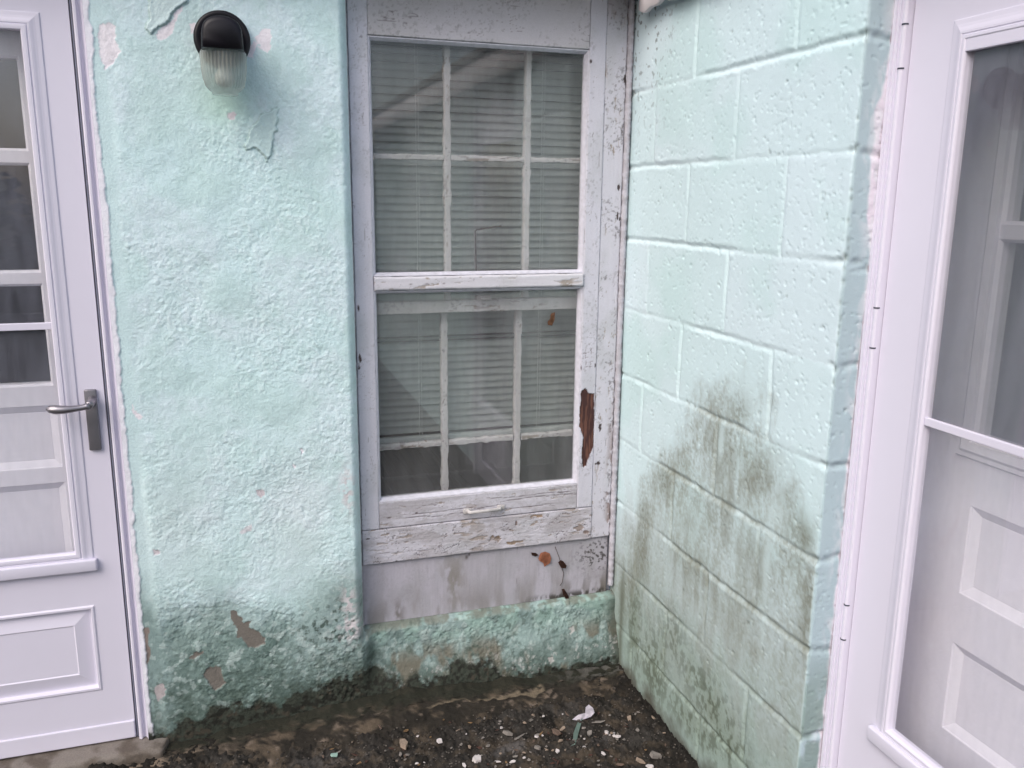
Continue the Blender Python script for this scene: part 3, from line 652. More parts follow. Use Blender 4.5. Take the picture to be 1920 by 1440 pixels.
    def f_cas(X, Z, h, col):
        r = ss(-.05, -.02, X); dm = ss(.60, .70, fbm(X, Z*.7, .007, 3, 260))*r*ss(.35, .6, fbm(X, Z, .10, 3, 262)); col = mixc(col, S(66, 58, 56), dm*.8)
        for px, py, rx, rz in [(1160, 352, .005, .009), (1158, 405, .003, .012), (1162, 410, .003, .006), (1173, 150, .006, .016), (1125, 800, .005, .014), (1122, 868, .006, .007), (1117, 870, .004, .003)]:
            x, z = on_y(px, py, .066); m = ss(1, .6, ((X-x)/rx)**2+((Z-z)/rz)**2+(fbm(X, Z, .006, 3, 19)-.5)*1.6); col = mixc(col, S(70, 60, 60), m); h = h-m*.0008
        low = ss(1.0, .6, Z)*r; fl = ss(.58, .62, fbm(X, Z*.5, .02, 3, 261))*low; col = mixc(col, S(132, 112, 104), fl*.8); h = h-fl*.0012
        top = ss(1.93, 2.0, Z); col = mixc(col, S(150, 142, 144), top*.5)  # casing top darkened in the colour for the eave's shade
        return h, col
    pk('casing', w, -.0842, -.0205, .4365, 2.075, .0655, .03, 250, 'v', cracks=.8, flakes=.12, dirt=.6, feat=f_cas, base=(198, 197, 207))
    def f_mid(X, Z, h, col):
        for px, rx in [(800, .006), (832, .004), (770, .004)]:
            x = on_y(px, 530, .058)[0]; m = blob(X, Z, x, 1.245, rx, .002)*.9; col = mixc(col, S(110, 100, 102), m)
        return h, col
    pk('rail', w, -.7455, -.1352, 1.2285, 1.2655, .056, .03, 270, 'h', cracks=.6, flakes=.12, jag=.0012, rad=.005, feat=f_mid, base=(203, 201, 209))
    def f_ap(X, Z, h, col):
        lo = ss(.36, .25, Z); st = ss(.36, .62, fbm(X, Z*.3, .05, 4, 281)); col = mixc(col, S(146, 143, 146), np.clip(lo*st*.8+.25*st, 0, 1))
        gs = blob(X, Z, *on_y(850, 1085, .072), .035, .09)*ss(.35, .6, fbm(X, Z*.5, .02, 4, 282)); col = mixc(col, S(128, 124, 116), gs*.8)
        for px, rx in [(745, .02), (1080, .05), (1130, .03)]:
            x = on_y(px, 1130, .072)[0]; b = blob(X, Z, x, .262, rx, .045)*ss(.35, .6, fbm(X, Z*.4, .02, 4, 283)); col = mixc(col, S(104, 98, 92), b*.75)
        ed = ss(.27, .25, Z)*ss(.38, .6, fbm(X, Z*.5, .012, 3, 284))*ss(-.35, -.2, X); col = mixc(col, S(60, 56, 52), ed*.9)
        sc = ss(.57, .66, fbm(X, Z, .008, 3, 285))*blob(X, Z, *on_y(1120, 1040, .072), .06, .05); col = mixc(col, S(58, 52, 50), np.clip(sc*1.2, 0, .85))
        x = on_y(970, 1080, .072)[0]; ln = ss(.0012, .0004, np.abs(X-x-(fbm(Z, Z*0, .05, 2, 4)-.5)*.004))*ss(.42, .56, fbm(X*0, Z, .05, 2, 5)); col = mixc(col, S(108, 100, 102), ln*.8); h = h-ln*.001
        tp = ss(.43, .436, Z)*.6; col = mixc(col, S(74, 68, 70), tp)
        col = mixc(col, S(96, 90, 90), np.clip(blob(X, Z, *on_y(875, 1045, .072), .005, .007)+blob(X, Z, *on_y(880, 1040, .072), .003, .005), 0, 1))
        return h, col
    pk('apron', w, -.799, -.0205, .243, .4352, .073, .025, 280, 'v', cracks=.15, dirt=.1, feat=f_ap, base=(178, 175, 186))
    # quarter round beads in the corners
    def qround(x0, x1, z0, z1, yb, seed, sgn):
        zs = np.arange(z0, z1, .004); n = 9
        A, Zg = np.meshgrid(np.linspace(0, 1, n), zs, indexing='ij')
        c = (x0+x1)/2; rr = (x1-x0)/2+(fbm(Zg, A*0, .012, 3, seed)-.5)*.003
        P = np.stack([c-rr*np.cos(A*math.pi)-OX, yb-rr*1.1*np.sin(A*math.pi)+(fbm(Zg, A, .02, 3, seed+1)-.5)*.002-OY, Zg-.24], -1)
        col = np.zeros(A.shape+(3,))+S(184, 182, 191)
        f = ss(.42, .56, fbm(Zg, A*.02, .010, 4, seed+2))*np.clip(ss(.45, .9, A)+ss(.15, 0, A)+.25, 0, 1); col = mixc(col, S(92, 76, 72), f*.75*sgn)
        return grid('corner_bead', P, col, M_wood, w, flip=True, rough=np.full(A.shape, .65))
    qround(-.0205, -.0015, .27, 2.06, .066, 290, 1.0)
    qround(-.8135, -.799, .25, 2.06, .062, 300, .45)
    # glazing stops round the two openings
    bm = bmesh.new()
    for z0, z1 in ((1.267, 1.880), (.6225, 1.227)):
        r = (-.7462, -.1348, z0, z1)
        loft(bm, [inset(r, 0, .066), inset(r, .003, .067), inset(r, .0085, .079), inset(r, .0085, .092), inset(r, 0, .094)])
    for v in bm.verts: v.co -= Vector(org)
    obj('glazing_stop', bm, mat_plain('weathered_white', S(200, 199, 210), rough=.65, nscale=70, var=.10, bump=.3), w)
    for z0, z1 in ((1.262, 1.885), (.618, 1.232)):
        bm = bmesh.new(); bx(bm, -.750-OX, -.131-OX, .0845-OY, .0875-OY, z0-.24, z1-.24); obj('storm_pane', bm, M_glass_dirty, w)
    # pull handle on the bottom rail
    bm = bmesh.new()
    pa, pb = on_y(878, 961, .05), on_y(940, 954, .05)
    tube(bm, [(pa[0]-OX, .066-OY, pa[1]-.24), (pa[0]+.004-OX, .048-OY, pa[1]-.24), (pa[0]+.03-OX, .044-OY, (pa[1]+pb[1])/2-.239), (pb[0]-.004-OX, .048-OY, pb[1]-.24), (pb[0]-OX, .066-OY, pb[1]-.24)], [.006, .0055, .005, .0055, .006], 10)
    bx(bm, pa[0]-.012-OX, pa[0]+.012-OX, .060-OY, .064-OY, pa[1]-.008-.24, pa[1]+.008-.24, .0015); bx(bm, pb[0]-.010-OX, pb[0]+.014-OX, .060-OY, .064-OY, pb[1]-.007-.24, pb[1]+.008-.24, .0015)
    obj('pull_handle', bm, M_putty, w, True)
    # --- double hung sashes behind the storm frame
    def sash(name, yf, xl, xr, zb, zt, xm, zm, rails, seed, mw):
        par = bpy.data.objects.new(name, None); C.objects.link(par); par.parent = w; par.empty_display_size = .05
        o = (OX, OY, .24)
        pl = lambda nm, *a, **k: plank(nm, par, *a, origin=o, base=(206, 203, 206), **k)
        pl('stile', xl-.045, xl, zb-.03, zt+.03, yf, .03, seed, 'v', dirt=.2); pl('stile', xr, xr+.045, zb-.03, zt+.03, yf, .03, seed+3, 'v', dirt=.2)
        for a, b in rails: pl('rail', xl+.001, xr-.001, a, b, yf-.002, .03, seed+6, 'h', dirt=.35, flakes=.1, jag=.001)
        for i, x in enumerate(xm): pl('muntin', x-mw/2, x+mw/2, zb, zt, yf+.004, .02, seed+10+i, 'v', jag=.0032, step=.003, flakes=.15, cracks=.8, dirt=.2)
        ed = [xl]+[q for x in xm for q in (x-mw/2, x+mw/2)]+[xr]
        for i in range(0, len(ed), 2): pl('muntin', ed[i]+.001, ed[i+1]-.001, zm-mw*.42, zm+mw*.42, yf+.006, .02, seed+20+i, 'h', jag=.0030, step=.003, flakes=.35, cracks=.8, dirt=.4)
        zz = [(zb, zm-mw*.42), (zm+mw*.42, zt)]
        for i in range(0, len(ed), 2):
            for a, b in zz:
                bm = bmesh.new(); bx(bm, ed[i]-.002-OX, ed[i+1]+.002-OX, yf+.016-OY, yf+.0185-OY, a-.002-.24, b+.002-.24); obj('glass_pane', bm, M_glass_old, par)
        return par
    um = [on_y(840, 300, .12)[0], on_y(990, 300, .12)[0]]
    zu = on_y(900, 297, .12)[1]
    zmt, zmb = on_y(900, 562, .12)[1], on_y(900, 586, .12)[1]
    sash('upper_sash', .118, -.757, -.064, zmt+.002, 1.93, um, zu, [(1.932, 1.975), (zmb+.003, zmt)], 320, .018)
    lm = [on_y(834, 760, .16)[0], on_y(971, 760, .16)[0]]
    zl = on_y(900, 826, .16)[1]
    sash('lower_sash', .155, -.757, -.064, .60, zmb-.002, lm, zl, [(.55, .60), (zmb-.001, zmb+.03)], 360, .020)
    # sash lock
    x, z = on_y(905, 563, .115); bm = bmesh.new(); bx(bm, x-.022-OX, x+.022-OX, .100-OY, .117-OY, zmt-.24, zmt+.014-.24, .002); bx(bm, x-.012-OX, x+.014-OX, .092-OY, .1-OY, zmt+.003-.24, zmt+.010-.24, .002)
    obj('sash_lock', bm, M_putty, w)
    # box of the window between frame and room
    bm = bmesh.new()
    bx(bm, -.83, -.800, .095, .30, .2, 2.08); bx(bm, -.019, .0, .095, .30, .2, 2.08); bx(bm, -.80, -.02, .10, .30, 2.0, 2.06); bx(bm, -.80, -.02, .10, .30, .44, .548)
    for v in bm.verts: v.co -= Vector(org)
    obj('jamb', bm, bpy.data.materials['weathered_white'], w)
build_window()

# ------------------------------------------------------------------ venetian blind
def build_blind():
    YB = .215; X0, X1 = -.79, -.03
    b = thing('venetian_blind', 'closed grey white venetian blind hanging behind the old window panes', 'blind', (-.41, YB, .78))
    zbot = on_y(890, 818, YB)[1]; zgap = on_y(800, 634, YB)[1]
    bm = bmesh.new(); z = 2.0; rnd = random.Random(3)
    n = 12
    while z > zbot+.02:
        tilt = R(60)+rnd.uniform(-.015, .015); wd = .0125; dz = rnd.uniform(-.0008, .0008)
        if abs(z-zgap) < .0115: tilt = R(6)
        sag = rnd.uniform(-.0012, .0012)
        prev = None
        for i in range(n+1):
            x = X0+(X1-X0)*i/n-(-.41); sg = sag*math.sin(math.pi*i/n)
            ring = []
            for q in (-1, -.4, .4, 1):
                c = (1-q*q)*.0018
                ring.append(bm.verts.new((x, math.cos(tilt)*wd*q-c*math.sin(tilt), z-.78+math.sin(tilt)*wd*q+dz+sg+c*math.cos(tilt))))
            if prev:
                for j in range(3): bm.faces.new((prev[j], prev[j+1], ring[j+1], ring[j]))
            prev = ring
        z -= .0212
    bmesh.ops.solidify(bm, geom=bm.faces[:], thickness=.0006)
    obj('slats', bm, M_blind, b, True)
    bm = bmesh.new(); bx(bm, X0+.41, X1+.41, -.010, .010, zbot-.78, zbot+.016-.78, .003); obj('bottom_rail', bm, M_blind, b)
    bm = bmesh.new(); bx(bm, X0+.41, X1+.41, -.02, .02, 2.0-.78, 2.04-.78, .002); obj('head_rail', bm, M_blind, b)
    for px in (782, 1012):
        x = on_y(px, 450, YB-.014)[0]; bm = bmesh.new(); tube(bm, [(x+.41, -.0145, zbot-.77), (x+.411, -.0145, 1.4-.78), (x+.41, -.0145, 1.99-.78)], .0009, 6)
        tube(bm, [(x+.418, -.0145, zbot-.77), (x+.4185, -.0145, 1.99-.78)], .0007, 6); obj('ladder_cord', bm, M_blind, b)
    bm = bmesh.new(); q = [on_y(px, py, YB-.03) for px, py in [(940, 424), (918, 427), (893, 431), (891, 434), (892, 470), (893, 528)]]
    tube(bm, [(x+.41, -.03, z-.78) for x, z in q], .0022, 8); obj('tilt_wand', bm, M_twig, b)
build_blind()

# ------------------------------------------------------------------ doors (local: X along the leaf, -Y outward, Z up)
def rect_ring_leaf(bm, outer, openings, y0, y1, zsplit):
    """front skin between the outer edge and each opening, returns through the openings"""
    x0, x1, z0, z1 = outer
    bands = [z0]+zsplit+[z1]
    for (a, b), op in zip(zip(bands[:-1], bands[1:]), openings):
        loft(bm, [(x0, x1, a, b, y1), (x0, x1, a, b, y0), (*op, y0), (*op, y1)])
def build_storm(name, label, loc, rz, W, H, zb, op, rail_z, panel=None, kick=None, mw=.041, handle=None, hinge_x=None):
    t = thing(name, label, 'storm door', loc, rz)
    bm = bmesh.new()
    if panel:
        zs = (op[2]+panel[3])/2
        rect_ring_leaf(bm, (0, W, zb, H), [panel, op], 0, .032, [zs])
        # raised panel with a moulded rim
        loft(bm, [(*panel, 0), inset(panel, .004, -.003), inset(panel, .009, -.003), inset(panel, .013, .009), inset(panel, .017, .009), inset(panel, .052, .0015), inset(panel, .055, .0035)], cap_last=True)
        if kick:
            loft(bm, [(.0015, W-.0015, zb+.001, kick, .0), (.0015, W-.0015, zb+.001, kick, -.0035), (.003, W-.003, zb+.003, kick-.002, -.0045)], cap_last=True)
    else:
        rect_ring_leaf(bm, (0, W, zb, H), [op], 0, .032, [])
    obj('leaf', bm, M_white, t)
    # moulded glazing frame
    bm = bmesh.new(); o = tuple(op)
    big = (o[0]-.002, o[1]+.002, o[2]-.002, o[3]+.002)
    pr = [(0, .001), (0, -.0018), (.0015, -.0026), (.004, -.0030), (.009, -.0036), (.014, -.0048), (.018, -.0064), (.0215, -.0074), (.025, -.0076), (.0262, -.0062), (.0275, -.0062), (.0287, -.0086), (.033, -.0090), (mw-.003, -.0086), (mw-.001, -.0066), (mw, -.0040), (mw, .012), (mw-.006, .014)]
    loft(bm, [inset(big, d, y) for d, y in pr])
    obj('glazing_frame', bm, M_white, t)
    # ledge under the glass
    bm = bmesh.new(); bx(bm, o[0]-.010, o[1]+.010, -.015, .0005, o[2]-.012, o[2]+.020, .004, 3); obj('ledge', bm, M_white, t, True)
    bm = bmesh.new(); bx(bm, o[0]+.02, o[1]-.02, .004, .007, o[2]+.02, o[3]-.02); obj('glass_pane', bm, M_glass, t)
    if rail_z:
        bm = bmesh.new(); bx(bm, o[0]+mw-.002, o[1]-mw+.002, -.004, .0035, rail_z[0], rail_z[1], .0015)
        obj('slider_rail', bm, M_white, t)
    return t

# left storm door ------------------------------------------------------
LX, LY = -2.283, .022
op = (.070, .793, .545, 1.872)
ldoor = build_storm('storm_door', 'white storm door with brushed metal lever handle and a raised lower panel', (LX, LY, 0), 0, .8555, 2.02, .037, op, (1.158, 1.175), panel=(.075, .786, .19, .435), kick=.088)
# handle
def build_handle(t):
    hx = on_y(170, 760, LY-.008)[0]-LX
    zt, zbm = on_y(166, 731, LY-.01)[1], on_y(175, 845, LY-.01)[1]
    bm = bmesh.new(); bx(bm, hx-.0125, hx+.0150, -.010, .0, zbm, zt, .003, 3); o = obj('handle_plate', bm, M_nickel_dk, t, True)
    zc = on_y(170, 762, LY-.05)[1]+.004
    hx2 = on_y(172, 760, LY-.03)[0]-LX
    bm = bmesh.new(); tube(bm, [(hx2, -.009, zc+.004), (hx2, -.03, zc+.002), (hx2-.001, -.044, zc), (hx2-.006, -.050, zc-.003)], [.0105, .0095, .0095, .009], 16)
    ex = on_y(88, 769, LY-.05)[0]-LX; L = hx2-ex
    pts = []; rad = []
    for i in range(15):
        s = i/14; pts.append((hx2-.002-L*s, -.050-.006*math.sin(s*math.pi), zc-.003-.002*s-.003*math.sin(s*math.pi)))
        rad.append(np.interp(s, [0, .12, .3, .6, .8, .93, 1], [.0095, .0075, .0074, .0102, .0112, .0080, .0018]))
    tube(bm, pts, rad, 16); o2 = obj('lever', bm, M_nickel, t, True)
build_handle(ldoor)

# inner door, left
def build_inner(name, label, loc, rz, W, H, panes, panels, extra=None):
    t = thing(name, label, 'inner door', loc, rz)
    bm = bmesh.new(); bands = sorted([(p[2], p[3], 'g', p) for p in panes]+[(p[2], p[3], 'p', p) for p in panels])
    cuts = [.03]+[(a[1]+b[0])/2 for a, b in zip(bands[:-1], bands[1:])]+[H]
    for (a, b), q in zip(zip(cuts[:-1], cuts[1:]), bands):
        p = q[3]
        if q[2] == 'g':
            loft(bm, [(0, W, a, b, .04), (0, W, a, b, 0), (*p, 0), inset(p, .006, .006), inset(p, .006, .035)])
        else:
            loft(bm, [(0, W, a, b, .04), (0, W, a, b, 0), (*p, 0), inset(p, .0015, .0005), inset(p, .003, .003), inset(p, .020, .013), inset(p, .0215, .0125)], cap_last=True)
    obj('leaf', bm, M_inner, t)
    for p in panes:
        bm = bmesh.new(); bx(bm, p[0]+.003, p[1]-.003, .018, .021, p[2]+.003, p[3]-.003); obj('glass_pane', bm, M_glass_old, t)
    return t
IL = (-2.283, .10)
pr = -1.553-IL[0]
def lz(px, py): return on_y(px, py, .10)[1]
pn = []
for a, b in ((lz(60, 725), lz(60, 532)), (lz(60, 512), lz(40, 305)), (lz(40, 283), lz(33, 104))):
    pn.append((.115, pr-.335, a, b)); pn.append((pr-.315, pr, a, b))
# two columns of lites: build them as full width openings with a separate upright
pn_full = [(.115, pr, a, b) for a, b in ((lz(60, 725), lz(60, 532)), (lz(60, 512), lz(40, 305)), (lz(40, 283), lz(33, 104)))]
ind = build_inner('inner_door', 'white inner door seen through the storm door that has the lever handle', (IL[0], IL[1], 0), 0, .86, 2.0, pn_full, [(.12, pr+.004, .12, .36), (.12, pr+.004, .42, lz(100, 905)), (.12, pr+.002, lz(100, 877), .955)])
bm = bmesh.new()
for cx in (pr-.23, pr-.46): bx(bm, cx-.011, cx+.011, .004, .03, pn_full[0][2], pn_full[-1][3], .003)
obj('muntin', bm, M_inner, ind)

# left frame: moulded jamb between leaf and plaster
def frame_left():
    f = thing('door_frame', 'white moulded door frame caulked against the lumpy stucco, beside the lever handle door', 'door frame', (LX+.860, 0, .034))
    pr_ = [(.004, .040), (.004, .016), (.0045, .012), (.008, .009), (.012, .009), (.0125, .012)]
    pr_ += [(.0125+.012*s, .012+.007*math.sin(s*math.pi)) for s in np.linspace(.1, 1, 8)]
    pr_ += [(.027, .006), (.033, .006), (.0375, .007), (.041, .012), (.041, .060), (.004, .060)]
    bm = bmesh.new(); prof_z(bm, pr_, 0, 2.0); obj('jamb', bm, M_white, f)
    bm = bmesh.new(); bx(bm, -.006, .0045, .030, .045, .0, 2.0); obj('gap_shade_strip', bm, M_gap_shade, f)  # dark strip stands in for the shade inside the door gap
    bm = bmesh.new(); bx(bm, -.0022, .0015, .024, .0298, .0, 2.0); obj('gap_grey_strip', bm, mat_plain('gap_grey_strip', S(120, 122, 138), rough=.7), f)  # mid-grey strip set in the door gap
    bm = bmesh.new(); bx(bm, -.90, .041, .006, .06, 1.992, 2.058, .003); obj('head', bm, M_white, f)
    bm = bmesh.new(); bx(bm, -.92, -.863, .006, .06, 0, 1.99, .003); obj('jamb', bm, M_white, f)
    for px, py in [(161, 156), (204, 558), (232, 877), (258, 1212)]:
        x, z = on_y(px, py, .006); bm = bmesh.new(); bmesh.ops.create_uvsphere(bm, u_segments=10, v_segments=6, radius=.0028, matrix=Matrix.Translation((.030, .0058, z-.034)) @ Matrix.Diagonal((1, .5, 1, 1))); obj('nail_head', bm, M_white2, f, True)
    # inner lining between storm door and inner door
    bm = bmesh.new(); bx(bm, .0045, .030, .0605, .26, -.02, 2.03); bx(bm, -.895, -.87, .0605, .26, -.02, 2.03); bx(bm, -.86, .004, .0605, .26, 2.0, 2.03); obj('lining', bm, M_inner, f)
frame_left()

# doorstep under the left door
def build_step():
    xs = np.arange(-2.5, -1.335, .006); s = np.linspace(0, 1, 40)
    X, Sg = np.meshgrid(xs, s, indexing='ij')
    n = (fbm(X, Sg*.2, .03, 4, 401)-.5)*.012+(fbm(X, Sg*.2, .008, 3, 402)-.5)*.004
    Y = np.interp(Sg, [0, .45, .55, 1], [.07, -.035, -.045, -.058])-n*ss(.35, .6, Sg); Z = np.interp(Sg, [0, .45, .55, 1], [.033, .031, .024, -.03])+n*.3
    Y = Y+.06*ss(-1.36, -1.335, X); 
    col = np.zeros(X.shape+(3,))+S(122, 115, 109); col = mixc(col, S(92, 84, 77), ss(.4, .65, fbm(X, Sg*.2, .05, 4, 403))); col = mixc(col, S(80, 72, 64), ss(.5, .7, Sg)*.7)
    o = grid('doorstep', np.stack([X+1.9, Y, Z], -1), col, M_concrete, rough=np.full(X.shape, .85)); o.location = (-1.9, 0, 0)
    tag(o, 'worn grey brown concrete doorstep under the door with the lever handle', 'doorstep')
build_step()

# right storm door (leaf plane faces the yard on the left) --------------
RX, RY = .075, -.927
opR = (.098, .78, .428, 1.775)
zr = on_x(1735, 797, RX)[1], on_x(1735, 781, RX)[1]
rdoor = build_storm('storm_door', 'white storm door at the end of the block wall, tall glass with one thin rail', (RX, RY, 0), -math.pi/2, .862, 2.01, .04, opR, (zr[0], zr[1]), panel=(.098, .78, .12, .34), mw=.037)
bm = bmesh.new(); bx(bm, opR[0]+.034, opR[1]-.034, -.0075, .004, 1.722, 1.7435, .0015); obj('screen_housing', bm, M_white, rdoor)
m, nn, l, b = newmat('dim_screen'); nn.remove(b)
trs = nn.new('ShaderNodeBsdfTransparent'); dfs = nn.new('ShaderNodeBsdfDiffuse'); dfs.inputs[0].default_value = (*S(70, 70, 76), 1)
mxs = nn.new('ShaderNodeMixShader'); mxs.inputs[0].default_value = .24; l.new(trs.outputs[0], mxs.inputs[1]); l.new(dfs.outputs[0], mxs.inputs[2]); l.new(mxs.outputs[0], nn['Material Output'].inputs[0])
bm = bmesh.new(); bx(bm, opR[0]+.03, opR[1]-.03, .0125, .0131, zr[0], 1.74); obj('dim_screen', bm, m, rdoor)  # thin screen sheet added to darken the view through the upper glass
def rl(px, py, x=.200): y, z = on_x(px, py, x); return (-(y-RY), z)
pl0 = rl(1874, 465)[0]
zmu = rl(1862, 447)[1], rl(1860, 420)[1]
pR = [(pl0, pl0+.50, 1.045, zmu[0]), (pl0, pl0+.50, zmu[1], 1.86)]
q1 = rl(1790, 935); q2 = rl(1775, 1100); q3 = rl(1765, 1190); q4 = rl(1740, 1345)
indR = build_inner('inner_door', 'old white panelled inner door with curtained lites behind the tall storm door glass', (RX+.125, RY+.004, 0), -math.pi/2, .86, 1.99, pR, [(.140, .74, q2[1], q1[1]), (.140, .74, q4[1], q3[1]), (.140, .74, .10, q4[1]-.09)])
bm = bmesh.new(); bx(bm, pl0+.235, pl0+.258, .004, .03, 1.045, 1.86, .003); obj('muntin', bm, M_inner, indR)
# sash frame moulding standing proud round the lites
bm = bmesh.new(); r = (pl0-.035, pl0+.535, 1.005, 1.90); loft(bm, [(*r, 0), inset(r, .004, -.006), inset(r, .012, -.006), inset(r, .018, -.010), inset(r, .034, -.008), inset(r, .035, .003)]); obj('lite_frame', bm, M_inner, indR)
# curtain behind the lites
def build_curtain():
    pts = [rl(1907, 150, .30), rl(1901, 440, .30), rl(1889, 560, .30), rl(1868, 690, .30), rl(1838, 800, .30), rl(1832, 830, .30)]
    zz = [p[1] for p in pts][::-1]; xx = [p[0] for p in pts][::-1]
    bm = bmesh.new(); prev = None
    for i in range(50):
        z = .9+i*.021; xe = np.interp(z, zz, xx); row = []
        for j in range(40):
            s = j/39; x = xe+s*.55; row.append(bm.verts.new((x, .006*math.sin(s*60+z*2)*min(1, s*8)+.004*math.sin(s*23), z)))
        if prev:
            for j in range(39): bm.faces.new((prev[j], prev[j+1], row[j+1], row[j]))
        prev = row
    bmesh.ops.solidify(bm, geom=bm.faces[:], thickness=.0015)
    o = obj('curtain', bm, M_curtain, None, True); o.location = (.300, RY, 0); o.rotation_euler = (0, 0, -math.pi/2)
    tag(o, 'pale grey curtain hanging behind the glass of the old panelled inner door', 'curtain')
build_curtain()
def frame_right():
    f = thing('door_frame', 'white door frame with hinge bead, caulked against the end of the block wall', 'door frame', (RX, RY, .03), -math.pi/2)
    # local X to the viewer's right along the leaf, negative X towards the block wall
    p = [(-.031, .03), (-.031, -.018), (-.0295, -.020), (-.023, -.020), (-.0225, -.0165), (-.0165, -.0165), (-.016, -.013), (-.0125, -.013)]
    p += [(-.0075-.0052*math.cos(a), -.011-.0055*math.sin(a)) for a in np.linspace(.1, math.pi-.1, 9)]
    p += [(-.002, -.004), (-.002, .06), (-.031, .06)]
    bm = bmesh.new(); prof_z(bm, p, 0, 2.0); obj('jamb', bm, M_white, f)
    bm = bmesh.new(); bx(bm, -.0022, .0008, .004, .04, 0, 2.0); obj('gap_shade_strip', bm, M_gap_shade, f)  # dark strip in place of the shade between bead and leaf
    bm = bmesh.new(); bx(bm, -.031, .90, -.014, .06, 1.985, 2.05, .003); obj('head', bm, M_white, f)
    bm = bmesh.new(); bx(bm, .865, .90, -.014, .06, 0, 1.983, .003); obj('jamb', bm, M_white, f)
    for pa, pb in [((1707, 43), (1692, 128)), ((1644, 577), (1636, 652)), ((1588, 1134), (1581, 1198))]:
        za, zb_ = on_x(*pa, RX-.012)[1]-.03, on_x(*pb, RX-.012)[1]-.03
        bm = bmesh.new(); tube(bm, [(-.0075, -.0112, zb_), (-.0075, -.0112, za)], .0053, 20)
        h = obj('hinge', bm, M_white, f)
        for z in (za, zb_):
            bm = bmesh.new(); tube(bm, [(-.0075, -.0114, z-.0013), (-.0075, -.0114, z+.0013)], .0061, 14); obj('knuckle_gap', bm, M_gap_shade, h)
    bm = bmesh.new(); bx(bm, -.035, .0, .0602, .20, -.02, 2.03); bx(bm, .862, .89, .0602, .20, -.02, 2.03); bx(bm, .001, .86, .0602, .20, 1.995, 2.03); obj('lining', bm, M_inner, f)
    # ragged bead of caulk between frame and block end
    zs = np.arange(0, 2.0, .004); A, Z = np.meshgrid(np.linspace(0, 1, 7), zs, indexing='ij')
    wd = .006+(fbm(Z, Z*0, .03, 4, 411)-.4)*.012
    P = np.stack([-.0312-A*.0015*0-.0012*np.sin(A*math.pi)*1.5, -.021+A*(wd+.004), Z], -1)
    grid('caulk', P, np.zeros(A.shape+(3,))+S(228, 222, 228), M_wood, f, rough=np.full(A.shape, .6), flip=False)
frame_right()

